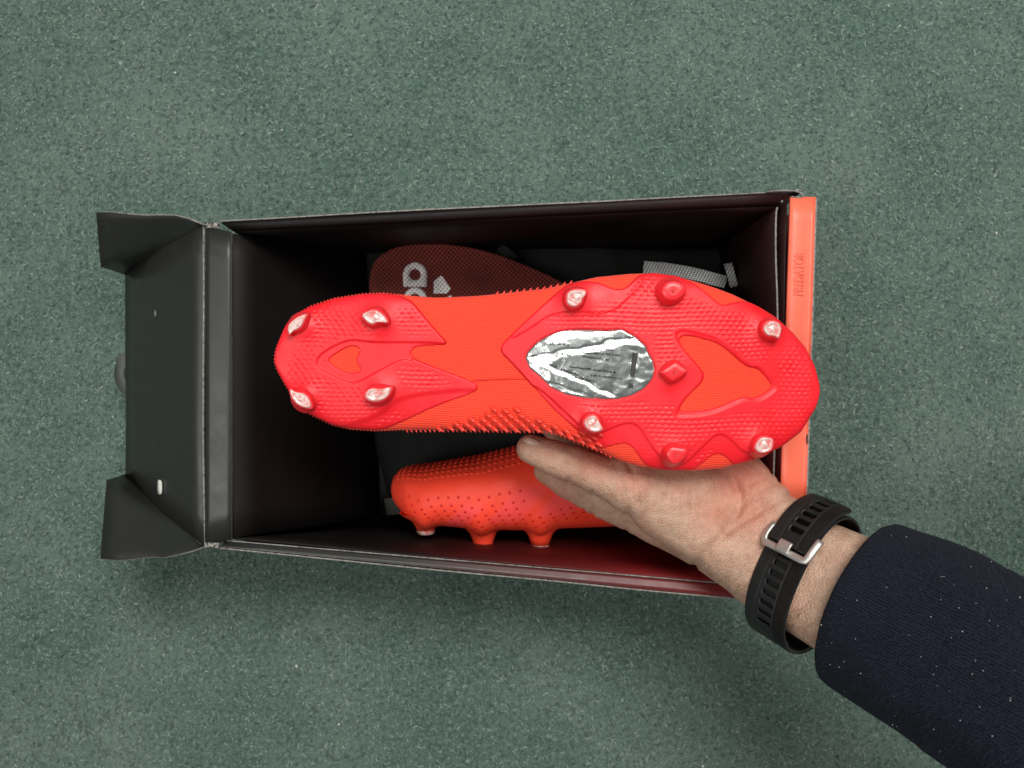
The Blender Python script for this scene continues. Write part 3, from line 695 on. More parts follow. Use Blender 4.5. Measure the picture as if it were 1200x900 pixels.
STUDS_H = [((439, 373), [(422, 369), (430, 364), (440, 362.5), (447.5, 367), (454, 374), (455.6, 379), (449, 378), (441, 377.5), (437.5, 381), (430, 377.5)]),
           ((349, 380), [(337, 384), (339, 379), (349, 371), (359, 367), (361, 369), (355, 381), (349, 386), (342, 389), (340, 394), (337.5, 391)]),
           ((353, 467), [(339, 454), (345, 459), (359, 461.4), (367, 476), (363.6, 480), (349, 475), (340, 464)]),
           ((443, 462), [(425, 463), (433, 454), (447, 456.5), (456.5, 453), (461, 454), (456.5, 464), (447, 470), (433, 471)])]
STUDS_F = [((675, 350), [(662.7, 350), (665, 342), (673, 338.7), (684, 339), (688, 342), (686.7, 346), (682.7, 350), (681, 356.7), (673, 361), (665, 358)]),
           ((908, 386), [(896, 384), (900, 377), (907.5, 374.6), (916, 377), (919.5, 382.5), (918, 390), (916, 398), (911, 394), (904.5, 394), (899, 391)]),
           ((695, 496), [(682.5, 494), (689.6, 486.6), (699.5, 486.6), (704, 498), (709, 503.6), (697, 508), (687, 503.6)]),
           ((898, 522), [(886.5, 523), (892, 513.5), (901, 512), (910.6, 515), (908, 529), (896.5, 533), (888, 530.5)])]
STUDS_R = [((789, 341), [(774, 340), (782, 331), (792, 329.6), (802, 334), (804.4, 341), (798, 348), (790, 352), (780, 350)], 0.0095),
           ((790, 436), [(774, 436), (791, 425), (806, 435), (788, 446)], 0.0060),
           ((793, 533), [(780, 530.5), (787, 523.4), (794, 525), (807, 526), (803, 536), (793, 544), (786, 542)], 0.0085)]
KT = (CAM_H - ZS - 0.011) / (CAM_H - ZS)
def to_plan(p, k=KT): return (600 + (p[0] - 600) * k, 450 + (p[1] - 450) * k)
mh = [(*to_plan(c), 17, 0.0030) for c, _ in STUDS_H]; mf = [(*to_plan(c), 16, 0.0030) for c, _ in STUDS_F] + [(*to_plan(c, 0.977), 15, 0.0018) for c, _, _ in STUDS_R]
heel = plate("heel_plate", heel_outer, [heel_hole], [], [(heel_rec, 0.0009, 2.2), (heel_low, 0.0008, 7)], mh,
             [(390, 385, 62, 34, 0), (375, 435, 48, 50, 0), (400, 470, 60, 30, 0.1), (485, 375, 28, 22, 0.5), (500, 448, 45, 18, 0.35), (430, 490, 55, 14, -0.1)], boot, 318, 566, 336, 510, teeth=True)
front_outer = [(586, 408), (590, 400), (620, 372), (646, 348), (660, 336), (668, 331)] + [(680, 328.6), (692, 328.4), (704, 331), (717, 337.5), (724, 338.8), (732, 337.5), (739, 332), (748, 322.5), (756, 319)] + outline_arc(764, 800, up_line, 8) + \
    [(814, 330), (828, 341), (842, 354), (849, 357), (860, 354), (872, 351)] + outline_arc(884, 968.5, up_line, 40) + outline_arc(968.5, 872, lo_line, 40) + \
    [(862, 547), (855, 539), (846, 533), (837, 533.5), (823, 546), (815, 552.5)] + outline_arc(806, 764, lo_line, 8) + [(754, 543), (743, 527), (736, 520.8), (727, 520.8), (712, 525), (704, 528), (694, 517), (677, 505), (657, 488), (646, 478), (620, 448), (600, 426), (588, 414)]
foil_hole = [z6(*p) for p in [(105, 330), (130, 275), (200, 205), (300, 150), (400, 120), (500, 110), (650, 113), (760, 118), (850, 105), (960, 165), (1050, 245), (1050, 270), (1100, 360), (1112, 430), (1090, 500), (1030, 570), (930, 625), (830, 650), (700, 658), (560, 645), (430, 620), (300, 560), (220, 480), (140, 415)]]
front_hole = [(796, 398), (800, 394), (808, 393.6), (826, 398), (840, 402), (852, 410), (868, 424), (879, 431), (888, 431), (898, 440), (906, 450), (906, 455), (892, 464), (884, 466), (872, 464), (855, 471), (838, 478), (821, 481), (800, 482), (796, 479), (806, 464), (824, 448), (826, 440), (824, 434), (800, 408)]
low_skirt = [z4(*p) for p in [(-60, 105), (0, 145), (150, 290), (185, 322), (240, 302), (330, 263), (382, 275), (440, 372), (500, 436), (540, 446), (580, 436), (650, 360), (710, 308), (760, 328), (830, 402), (960, 392), (1080, 320), (1100, 330), (960, 440), (720, 500), (400, 500), (180, 380), (60, 300), (-80, 160)]]
hole_moat = [((p[0] - 850) * 1.10 + 850, (p[1] - 438) * 1.14 + 438) for p in front_hole]
top_pad = [z2(*p) for p in [(150, 520), (330, 420), (420, 350), (560, 330), (700, 350), (800, 330), (900, 240), (1000, 130), (900, 60), (500, 100), (300, 300)]]
front = plate("forefoot_plate", front_outer, [foil_hole, front_hole], [(top_pad, 0.0005, 3)], [(low_skirt, 0.0010, 2.2), (hole_moat, 0.0006, 4)], mf,
              [(690, 376, 66, 16, 0.0), (745, 372, 60, 22, 0.15), (810, 370, 60, 26, 0.35), (755, 335, 34, 26, 0.2), (870, 395, 52, 34, 0.5), (935, 440, 30, 52, 0), (925, 490, 46, 34, -0.5), (870, 500, 60, 22, -0.15), (800, 497, 62, 30, 0.1),
               (740, 485, 44, 20, 0.0), (768, 515, 22, 30, 0.4), (690, 470, 44, 14, 0.45), (785, 405, 26, 40, 0.2), (820, 535, 26, 14, 0)], boot, 582, 972, 312, 558)
# studs
def resample_polar(poly, n, c):
    poly = chaikin(poly, 1) if len(poly) > 4 else np.array([np.array(a) * (1 - t) + np.array(b) * t for a, b in zip(poly, poly[1:] + poly[:1]) for t in (0, .08, .5, .92)])
    poly = np.asarray(poly) - c; L = np.concatenate([[0], np.cumsum(np.hypot(*(np.roll(poly, -1, 0) - poly).T))]); pp = np.vstack([poly, poly[:1]])
    s = np.linspace(0, L[-1], n, endpoint=False); return np.stack([np.interp(s, L, pp[:, 0]), np.interp(s, L, pp[:, 1])], 1)
def stud(center, poly, height, clear, parent=boot, n=48):
    k = (CAM_H - ZS - height) / (CAM_H - ZS); c = np.array(to_plan(center, k)); pl_ = resample_polar([to_plan(p, k) for p in poly], n, c)
    zb = float(z_surf(np.float64(c[0]), np.float64(c[1]))) + 0.0018; rad = np.hypot(*pl_.T).mean(); ang = np.arctan2(pl_[:, 1], pl_[:, 0])
    circ = np.stack([np.cos(ang), np.sin(ang)], 1)
    def ring(blend, scale, z, cr): q = pl_ * scale * (1 - blend) + circ * cr * blend; return [W(c[0] + a, c[1] + b, z) for a, b in q]
    body = [ring(0.75, 1.5, zb - 0.003, rad * 1.78), ring(0.72, 1.4, zb - 0.0002, rad * 1.60), ring(0.66, 1.30, zb + height * 0.10, rad * 1.46), ring(0.55, 1.24, zb + height * 0.28, rad * 1.34), ring(0.38, 1.18, zb + height * 0.55, rad * 1.24), ring(0.18, 1.13, zb + height * 0.78, rad * 1.15)]
    if clear:
        body += [ring(0.1, 1.07, zb + height * 0.88, rad * 1.06), ring(0.05, 0.98, zb + height * 0.90, rad), ring(0, 0.6, zb + height * 0.86, rad)]
    else:
        body += [ring(0.03, 1.02, zb + height * 0.95, rad), ring(0, 0.93, zb + height, rad), ring(0, 0.4, zb + height * 0.985, rad)]
    me = loft("stud", body, True, False, True); fix_normals(me); s = link("stud", me, M['studbody'], parent)
    if clear:
        tip = [ring(0.02, 0.93, zb + height * 0.86, rad), ring(0.02, 0.93, zb + height * 0.93, rad), ring(0, 0.86, zb + height * 1.02, rad), ring(0, 0.72, zb + height * 1.035, rad), ring(0, 0.62, zb + height * 0.985, rad), ring(0.1, 0.35, zb + height * 0.97, rad), ring(0.2, 0.12, zb + height * 1.02, rad)]
        me = loft("stud_tip", tip, True, False, True); fix_normals(me); link("stud_tip", me, M['tip'], s)
    else:
        rg = [[W(c[0] + r * math.cos(q), c[1] + r * math.sin(q), zb + height * 0.985 + dz) for q in np.linspace(0, 6.283, 16, endpoint=False)] for r, dz in ((2.6, -0.0002), (2.4, 0.0006), (1.7, 0.0006), (1.2, 0.0001))]
        me = loft("stud_mark", rg, True, False, True); fix_normals(me); link("stud_mark", me, M['studbody'], s)
for c, p in STUDS_H: stud(c, p, 0.0072, True)
for c, p in STUDS_F: stud(c, p, 0.0086, True)
for c, p, h in STUDS_R: stud(c, p, h, False)
# foil sticker in the oval window, folded and crumpled
def foil_z(U, V):
    X = (U - 600) * 6.667; Y = (V - 370) * 6.667        # enlargement coordinates
    wx = np.array([mnoise.noise(Vector((x * 0.011, y * 0.011, 11.3))) for x, y in zip(X.ravel(), Y.ravel())]).reshape(X.shape)
    X = X + 22 * wx; Y = Y + 26 * wx[::-1, ::-1]
    def side(x0, y0, x1, y1): return ((X - x0) * (y1 - y0) - (Y - y0) * (x1 - x0)) / math.hypot(x1 - x0, y1 - y0)   # >0: above the line
    a = side(130, 262, 700, 128); b = side(170, 312, 850, 170); c = side(180, 312, 870, 640); d = side(240, 500, 720, 655); e = side(872, 180, 850, 600); f = side(965, 220, 905, 620)
    k = 1 / 6.667
    z = -0.20 * np.clip(a, 0, 200) * k + 0.06 * np.clip(-a, 0, 40) * k - 0.9 * np.clip(-b, 0, 6) * k
    z = z + 0.18 * np.clip(-b - 6, 0, 62) * k - 0.03 * np.clip(-b - 60, 0, 400) * k
    z = z - 0.8 * np.clip(-c, 0, 8) * k + 0.20 * np.clip(-c - 8, 0, 46) * k - 0.03 * np.clip(-c - 54, 0, 60) * k - 0.9 * np.clip(-d, 0, 7) * k + 0.18 * np.clip(-d - 7, 0, 40) * k
    z = z - 0.05 * np.clip(-e, 0, 60) * k + 0.14 * np.clip(-e - 60, 0, 20) * k + 0.03 * np.clip(-f, 0, 40) * k
    mid = smooth01((-b) / 30) * smooth01(c / 30) * smooth01(e / 40)
    n1 = np.array([mnoise.noise(Vector((x * 0.016, y * 0.022, 2.3))) for x, y in zip(X.ravel(), Y.ravel())]).reshape(X.shape)
    n2 = np.array([abs(mnoise.noise(Vector((x * 0.007, y * 0.009, 7.3)))) for x, y in zip(X.ravel(), Y.ravel())]).reshape(X.shape)
    z = z + mid * n1 * 0.46 + n1 * 0.20 - n2 * 0.9
    for _ in range(2): z = (z + np.roll(z, 1, 0) + np.roll(z, -1, 0) + np.roll(z, 1, 1) + np.roll(z, -1, 1)) / 5
    return z * SC
g = 1.0
U, Vv = np.meshgrid(np.arange(611, 773, g), np.arange(383, 475, g), indexing='ij')
sd = poly_sdf([((p[0] - 691) * 1.035 + 691, (p[1] - 428) * 1.05 + 428) for p in foil_hole], U, Vv); keep = sd < 0.5
FO = foil_z(U, Vv); FO = FO - FO[keep].min(); FO = FO * smooth01(-sd / 5 + 0.15); FO = FO * min(1.0, 0.0030 / FO[keep].max()); FZZ = z_surf(U, Vv) + 0.0003 + FO
idx = -np.ones(U.shape, int); idx[keep] = np.arange(keep.sum())
a, b, c, d = idx[:-1, :-1], idx[1:, :-1], idx[1:, 1:], idx[:-1, 1:]; ok = (a >= 0) & (b >= 0) & (c >= 0) & (d >= 0)
me = mesh_np("foil_sticker", np.stack([(U - 600) * SC, -(Vv - 450) * SC, FZZ], -1)[keep], np.stack([d[ok], c[ok], b[ok], a[ok]], 1))
foil = link("foil_sticker", me, M['foil'], boot)
def foil_at(u, v):
    i = int(np.clip((u - 611) / g, 1, U.shape[0] - 3)); j = int(np.clip((v - 383) / g, 1, U.shape[1] - 3)); return FZZ[i:i + 2, j:j + 2].max()
def foil_patch(name, quad, mat, off=0.0003, n=8):
    A, B, C_, D_ = [np.array(z6(*p)) for p in quad]; V = []; Q = []
    for i in range(n + 1):
        for j in range(n + 1):
            p = (A * (1 - i / n) + B * i / n) * (1 - j / n) + (D_ * (1 - i / n) + C_ * i / n) * j / n
            V.append(W(p[0], p[1], foil_at(*p) + off))
    for i in range(n):
        for j in range(n): q = i * (n + 1) + j; Q.append((q, q + 1, q + n + 2, q + n + 1))
    return add_part(name, V, Q, mat, foil)
foil_patch("printed_bar", [(938, 288), (980, 290), (952, 482), (918, 478)], M['inkgrey'])
foil_patch("printed_square", [(906, 528), (944, 528), (940, 567), (903, 563)], M['inkgrey'])
def foil_text(lines):
    V = []; Q = []; r = random.Random(5)
    for x0, y0, x1, y1, h in lines:
        L = math.hypot(x1 - x0, y1 - y0); dx, dy = (x1 - x0) / L, (y1 - y0) / L; t = 0
        while t < L:
            wd = r.choice([8, 10, 7]); hh = h * r.choice([0.85, 0.9, 1.25])
            if r.random() < 0.15: t += 8; continue
            b = len(V); e = r.choice([0.0, 0.35])
            for (aa, bb) in ((t, 0), (t + wd, -e * 0), (t + wd * (1 - e), hh), (t + wd * e * 0.4, hh)):
                p = z6(x0 + dx * aa - dy * (bb - hh) * -1 * -1, y0 + dy * aa + dx * (bb - hh)); V.append(W(*p, foil_at(*p) + 0.00045))
            Q.append((b, b + 1, b + 2, b + 3)); t += wd + 2.0
    return V, Q
V, Q = foil_text([(355, 228, 440, 232, 13), (600, 268, 790, 275, 11), (380, 300, 450, 318, 11), (500, 290, 840, 318, 12), (550, 325, 745, 352, 13), (445, 405, 800, 450, 13), (600, 470, 850, 498, 13), (285, 385, 490, 465, 13), (440, 480, 640, 520, 13)])
add_part("printed_lines", V, Q, M['ink'], foil)["kind"] = "stuff"
p = z6(302, 215); text_mesh("UK", 44 / 6.667 * SC, M['ink'], "printed_letters", foil, Vector(W(p[0], p[1], foil_at(*p) + 0.0014)), 0.05, 0.00005)
# rubber fins on the arch side of the upper
V = []; Q = []; T = []
def fin(u, v, du, dv, L, wd, hh):
    """a small curved blade: root on the knit, tip raised and pointing along (du, dv)"""
    n_ = math.hypot(du, dv); du, dv = du / n_, dv / n_; z = float(z_surf(np.float64(u), np.float64(v), 0.999)); b = len(V)
    for t, ww, h in ((-0.55, 1.0, -0.0006), (-0.1, 0.95, hh * 0.55), (0.35, 0.6, hh * 0.9), (0.7, 0.12, hh)):
        for s in (-1, 0, 1):
            V.append(W(u + du * L * t - dv * wd * ww * s, v + dv * L * t + du * wd * ww * s, z + h + (0.0007 * ww if s == 0 else -0.0002)))
    V.append(W(u + du * L * 0.15, v + dv * L * 0.15, z - 0.001))
    for i in range(3):
        for j in range(2): Q.append((b + 3 * i + j, b + 3 * i + j + 1, b + 3 * i + j + 4, b + 3 * i + j + 3))
    T.extend([(b + 9, b + 12, b + 10), (b + 10, b + 12, b + 11)])
rng = np.random.default_rng(11)
for row in range(5):
    for k in range(30):
        u = 500 + k * 13.0 + (row % 2) * 6.5
        v = y_lo(u) - 2.5 - row * 5.8
        top_v = 504 - 26 * math.exp(-((u - 590) / 52) ** 2)
        if v < top_v + (y_lo(u) - 505) * 0.2 or u > 706: continue
        fin(u + rng.normal(0, 0.4), v + rng.normal(0, 0.4), 0.8, 0.6, 9.5, 2.3, 0.0030)
for k in range(46):
    u = 474 + k * 5.4
    fin(u, y_lo(u) + 0.4, 0.5, 0.9, 5.0, 1.4, 0.0008)
for line, sg in ((up_line, -1), (lo_line, 1)):
    L_ = np.concatenate([[0], np.cumsum(np.hypot(*np.diff(line, axis=0).T))]); n_ = int(min(L_[-1], 205) / 4.2)
    for k in range(n_):
        t_ = k * 4.2 + 2; a_, b_ = np.interp(t_, L_, line[:, 0]), np.interp(t_, L_, line[:, 1]); dx_, dy_ = a_ - 420, (b_ - 424) * 1.2
        if 'in heel': fin(a_ - 0.6 * dx_ / 100, b_ - 0.6 * np.sign(dy_), dx_, dy_, 2.3, 1.2, 0.0001)
for k in range(12):
    u = 582 + k * 8.0; fin(u, y_hi(u) - 0.2, 0.5, -0.85, 5.0, 1.4, 0.0006)
add_part("grip_fins", V, Q, M['fin'], upper, T, True)["kind"] = "stuff"

# ------------------------------------------------------------------ the hand and forearm: one continuous surface
def surface_nets(f, org, h):
    s = f < 0; nx, ny, nz = f.shape
    acc = np.zeros((nx - 1, ny - 1, nz - 1, 3), np.float32); cnt = np.zeros((nx - 1, ny - 1, nz - 1), np.float32)
    cs = [(i, j, k) for i in (0, 1) for j in (0, 1) for k in (0, 1)]
    def sl(o): return (slice(o[0], nx - 1 + o[0]), slice(o[1], ny - 1 + o[1]), slice(o[2], nz - 1 + o[2]))
    for ax in range(3):
        for o in cs:
            if o[ax]: continue
            o2 = list(o); o2[ax] = 1; A = f[sl(o)]; B = f[sl(o2)]; m = (A < 0) != (B < 0)
            t = np.where(m, A / np.where(m, A - B, 1), 0)
            for c in range(3): acc[..., c] += np.where(m, o[c] + (t if c == ax else 0), 0)
            cnt += m
    act = cnt > 0; idx = -np.ones(act.shape, int); idx[act] = np.arange(act.sum())
    ijk = np.argwhere(act); V = (ijk + acc[act] / cnt[act][:, None]) * h + org; Q = []
    for ax in range(3):
        b, c = (ax + 1) % 3, (ax + 2) % 3
        lo = [slice(1, n - 1) for n in f.shape]; lo[ax] = slice(0, f.shape[ax] - 1); hi = list(lo); hi[ax] = slice(1, f.shape[ax])
        m = s[tuple(lo)] != s[tuple(hi)]; p = np.argwhere(m) + np.array([0 if q == ax else 1 for q in range(3)])
        fl = s[tuple(p.T)]
        def cell(db, dc): q = p.copy(); q[:, b] -= db; q[:, c] -= dc; return idx[tuple(q.T)]
        q4 = np.stack([cell(1, 1), cell(0, 1), cell(0, 0), cell(1, 0)], 1); q4[~fl] = q4[~fl][:, ::-1]; Q.append(q4)
    return V, np.concatenate(Q)
AX = Vector((0.714, -0.333, 0.616)).normalized()           # forearm axis, rising towards the wearer
SB = Vector((0.423, 0.906, 0)).normalized()                # across the wrist
NN = AX.cross(SB).normalized(); NN = NN if NN.z > 0 else -NN
WR = P(905, 653, 0.143)
hh_ = 0.0014; org = np.array([-0.012, -0.185, 0.068]); dim = np.array([0.275, 0.225, 0.185]); nn = (dim / hh_).astype(int)
gx, gy, gz = [np.arange(n) * hh_ + o for n, o in zip(nn, org)]
GX, GY, GZ = [a.astype(np.float32) for a in np.meshgrid(gx, gy, gz, indexing='ij', copy=False)]
def cone(a, b, r1, r2):
    a = np.array(a, np.float32); b = np.array(b, np.float32); e = b - a; L = float(e @ e)
    t = np.clip(((GX - a[0]) * e[0] + (GY - a[1]) * e[1] + (GZ - a[2]) * e[2]) / L, 0, 1)
    return np.sqrt((GX - a[0] - t * e[0]) ** 2 + (GY - a[1] - t * e[1]) ** 2 + (GZ - a[2] - t * e[2]) ** 2) - (r1 + (r2 - r1) * t)
def smin(a, b, k): h = np.clip(0.5 + 0.5 * (b - a) / k, 0, 1); return b + (a - b) * h - k * h * (1 - h)
f = None
def add(d, k):
    global f
    f = d if f is None else smin(f, d, k)
far = WR + AX * 0.125
add(cone(WR + SB * 0.0105, far + SB * 0.013, 0.0205, 0.0245), 0.01); add(cone(WR - SB * 0.0105, far - SB * 0.013, 0.0205, 0.0250), 0.012)
wc = P(893, 643, 0.139)
for (px, py, z, r1, r2, wx, wy) in ((768, 612, .113, .0165, .0130, 888, 662), (745, 566, .107, .017, .0125, 890, 645), (765, 525, .104, .0165, .012, 893, 628), (800, 492, .103, .016, .011, 900, 612)):
    add(cone(P(wx, wy, .138), P(px, py, z), r1, r2), 0.012)
add(cone(P(897, 598, .138), P(856, 552, .124), 0.0150, 0.0165), 0.012)      # heel of the hand
add(cone(P(852, 640, .142), P(775, 598, .138), 0.0185, 0.0160), 0.012)      # ball of the thumb
add(cone(P(775, 588, .140), P(742, 571, .142), 0.0155, 0.0145), 0.008)
add(cone(P(742, 556, .138), P(815, 568, .134), 0.0110, 0.0150), 0.010)      # web of the thumb under the edge of the boot
add(cone(P(742, 571, .141), P(672, 545, .140), 0.0140, 0.0104), 0.006)      # thumb
add(cone(P(672, 545, .140), P(650, 537, .140), 0.0103, 0.0098), 0.003)
add(cone(P(650, 537, .140), P(622, 526, .139), 0.0096, 0.0084), 0.003)
def finger(pts, k0):
    d = None
    for (a, ra), (b, rb) in zip(pts, pts[1:]):
        c = cone(P(*a), P(*b), ra, rb); d = c if d is None else smin(d, c, 0.002)
    add(d, k0)
finger([((772, 613, .113), .0130), ((702, 585, .107), .0106), ((664, 566, .103), .0092), ((640, 552, .101), .0078)], 0.0016)
finger([((745, 566, .106), .0125), ((675, 520, .094), .0098), ((636, 486, .092), .0088), ((615, 462, .096), .0075)], 0.004)
finger([((765, 525, .103), .0120), ((700, 470, .094), .0096), ((660, 440, .093), .0085), ((640, 420, .097), .0072)], 0.004)
finger([((800, 492, .102), .0110), ((745, 440, .096), .0085), ((715, 415, .096), .0076), ((698, 398, .099), .0066)], 0.004)
# creases and tendons, cut into the surface from above
PXg = GX / ((CAM_H - GZ) / FPX) + 600; PYg = -GY / ((CAM_H - GZ) / FPX) + 450
def groove(pts, depth, wd, zmin=0.120):
    global f
    d2 = np.full(f.shape, 1e9, np.float32)
    for a, b in zip(pts, pts[1:]):
        e = (b[0] - a[0], b[1] - a[1]); L = e[0] ** 2 + e[1] ** 2; t = np.clip(((PXg - a[0]) * e[0] + (PYg - a[1]) * e[1]) / L, 0, 1)
        d2 = np.minimum(d2, (PXg - a[0] - t * e[0]) ** 2 + (PYg - a[1] - t * e[1]) ** 2)
    f = f + 1.9 * depth * np.exp(-d2 / wd ** 2) * (GZ > zmin)
groove([(932, 579), (905, 590), (868, 613), (838, 636), (815, 662)], 0.0011, 4.0)
groove([(858, 560), (868, 580), (866, 600), (850, 620)], 0.0014, 5.0)
groove([(925, 560), (895, 572), (872, 590)], 0.0006, 3.0)
groove([(905, 555), (880, 566), (862, 572)], 0.0005, 2.5)
groove([(737, 545), (744, 562), (748, 590)], 0.0010, 3.0)
groove([(722, 545), (728, 560), (730, 580)], 0.0005, 2.5)
for k, dx in enumerate((0, 7, 13)): groove([(676 + dx, 535 + dx * .5), (672 + dx, 552 + dx * .5), (664 + dx, 572 + dx * .5)], 0.0005, 1.9)
groove([(653, 535), (650, 545), (645, 556)], 0.0004, 1.8)
for k in range(6): groove([(700 + k * 7, 540 + k * 3), (697 + k * 7, 560 + k * 3), (703 + k * 7, 582 + k * 4)], 0.00022, 2.0)
for k in range(7): groove([(775 + k * 9, 562 + k * 3), (770 + k * 10, 590 + k * 4), (776 + k * 9, 622 + k * 5)], 0.00028, 2.2)
groove([(694, 575), (698, 590), (694, 606)], 0.0007, 2.2, 0.09); groove([(666, 560), (662, 575)], 0.0006, 2.0, 0.09)
for k in range(3): groove([(684 + 5 * k, 578 + 3 * k), (686 + 5 * k, 590 + 3 * k), (682 + 5 * k, 602 + 3 * k)], 0.0004, 1.7, 0.09)
groove([(735, 597), (737, 612), (732, 626)], 0.0006, 2.2, 0.09)
for k in range(4): groove([(880 + 9 * k, 545 + 6 * k), (868 + 11 * k, 560 + 8 * k), (862 + 14 * k, 575 + 10 * k)], 0.0004, 2.2)
V, Q = surface_nets(f, org, hh_)
del f, GX, GY, GZ, PXg, PYg
# one gentle smoothing pass
def relax(V, Q, it):
    E = np.concatenate([Q[:, [0, 1]], Q[:, [1, 2]], Q[:, [2, 3]], Q[:, [3, 0]]])
    for _ in range(it):
        S = np.zeros_like(V); c = np.zeros(len(V)); np.add.at(S, E[:, 0], V[E[:, 1]]); np.add.at(c, E[:, 0], 1); np.add.at(S, E[:, 1], V[E[:, 0]]); np.add.at(c, E[:, 1], 1)
        V = V * 0.5 + 0.5 * S / c[:, None]
    return V
V = relax(V, Q, 1)
person = thing("person", P(905, 660, 0.12), "left hand and forearm in a navy knit sleeve holding up the boot", "person")
me = mesh_np("arm", V, Q)
px = V[:, 0] / ((CAM_H - V[:, 2]) / FPX) + 600; py = -V[:, 1] / ((CAM_H - V[:, 2]) / FPX) + 450
red = np.zeros(len(V))
for cx, cy, r, s in ((700, 535, 28, .7), (745, 560, 25, .5), (870, 555, 42, .9), (880, 600, 30, .55), (640, 530, 30, .15), (840, 600, 30, .5), (800, 570, 25, .3), (655, 580, 30, .35), (610, 515, 14, .3), (912, 560, 20, .5)):
    red = np.maximum(red, s * np.exp(-((px - cx) ** 2 + (py - cy) ** 2) / r ** 2))
point_color(me, np.repeat(red[:, None], 3, 1))
arm = link("arm", me, M['skin'], person)
# thumb nail
nc = P(623, 525.5, 0.1452); nx = (P(672, 551, .139) - P(622, 526, .138)).normalized(); nz = Vector((-0.25, -0.45, 0.85)).normalized(); ny = nz.cross(nx).normalized(); nz = nx.cross(ny).normalized(); nz = nz if nz.z > 0 else -nz
rg = []
for s, hgt in ((0.02, 0.0007), (0.4, 0.0005), (0.75, -0.0003), (1.0, -0.0014), (1.02, -0.0022)):
    rg.append([nc + nx * 0.0062 * s * np.sign(math.cos(q)) * abs(math.cos(q)) ** 0.8 + ny * 0.0049 * s * np.sign(math.sin(q)) * abs(math.sin(q)) ** 0.8 + nz * hgt for q in np.linspace(0, 2 * np.pi, 32, endpoint=False)])
me = loft("thumb_nail", rg, True, True, False); fix_normals(me); link("thumb_nail", me, M['nail'], person)
# fine dark hairs along the edge of the wrist and forearm
import mathutils
from mathutils.bvhtree import BVHTree
bvh = BVHTree.FromPolygons([tuple(v) for v in V], [tuple(int(i) for i in q) for q in Q])
HV = []; HQ = []
def hair(px, py, rr):
    o = cam.location; d = (P(px, py, 0.1) - o).normalized(); hit = bvh.ray_cast(o, d)
    if hit[0] is None: return
    p, n = hit[0], hit[1]; L = rr.uniform(0.006, 0.013); a = rr.uniform(-0.7, 0.7)
    dr = (SB * -1.0 + AX * rr.uniform(-0.9, 0.5)); dr = (dr - n * dr.dot(n)).normalized(); sd_ = n.cross(dr).normalized(); b = len(HV); wd = 0.00004
    for k in range(4):
        t = k / 3; q = p + dr * L * t + sd_ * a * L * t * t * 0.7 + n * (0.0004 + 0.0016 * math.sin(t * 2.2)); ww = wd * (1 - 0.7 * t)
        HV.append(q + sd_ * ww); HV.append(q - sd_ * ww)
    for k in range(3): HQ.append((b + 2 * k, b + 2 * k + 1, b + 2 * k + 3, b + 2 * k + 2))
rr = random.Random(4)
for i in range(85):
    t = rr.random(); hair(790 + 90 * t + rr.gauss(0, 8), 652 + 50 * t + rr.gauss(0, 9), rr)
for i in range(70): hair(940 + rr.gauss(0, 20), 725 + rr.gauss(0, 28), rr)
for i in range(20): hair(858 + rr.gauss(0, 25), 668 + rr.gauss(0, 14), rr)
add_part("arm_hair", HV, HQ, M['hair'], arm)["kind"] = "stuff"

# sleeve: knitted tube with a turned-back cuff edge
tilt = math.radians(10); cuffN = (NN * math.cos(tilt) - AX * math.sin(tilt)); cuffA = (AX * math.cos(tilt) + NN * math.sin(tilt))
rg = []; uvs = []
prof = [(0.014, 0.80), (0.006, 0.86), (0.0015, 0.90), (-0.0012, 0.94), (-0.0018, 0.975), (0.000, 1.005), (0.004, 1.02)] + [(0.008 + k * 0.0035, 1.02 + 0.0024 * k + (0.010 if k > 12 else 0)) for k in range(56)]
CC = WR + AX * 0.0515 - NN * 0.002; nq = 120
for s, r in prof:
    ring_ = []
    for k in range(nq):
        q = 2 * math.pi * k / nq
        wv = 1 + 0.026 * math.sin(3 * q + s * 60) * min(1, abs(s) * 30) + 0.075 * mnoise.noise(Vector((math.cos(q) * 1.8, math.sin(q) * 1.8, s * 22))) * min(1, 0.3 + max(s, 0) * 20) + 0.010 * mnoise.noise(Vector((math.cos(q) * 5, math.sin(q) * 5, s * 60)))
        ring_.append(CC + cuffA * s + SB * 0.0455 * r * wv * math.cos(q) + cuffN * 0.0385 * r * wv * math.sin(q))
    rg.append(ring_)
me = loft("sleeve", rg, True, False, False); fix_normals(me)
uvl = me.uv_layers.new(name="UVMap"); li = np.zeros(len(me.loops), np.int32); me.loops.foreach_get("vertex_index", li)
sv = np.array([p_[0] for p_ in prof]); kk = li % nq; uu_ = np.where(kk == 0, 0, kk) * (0.27 / nq) / 0.0011 * 0.32; vv_ = sv[li // nq] / 0.0011 * 0.32
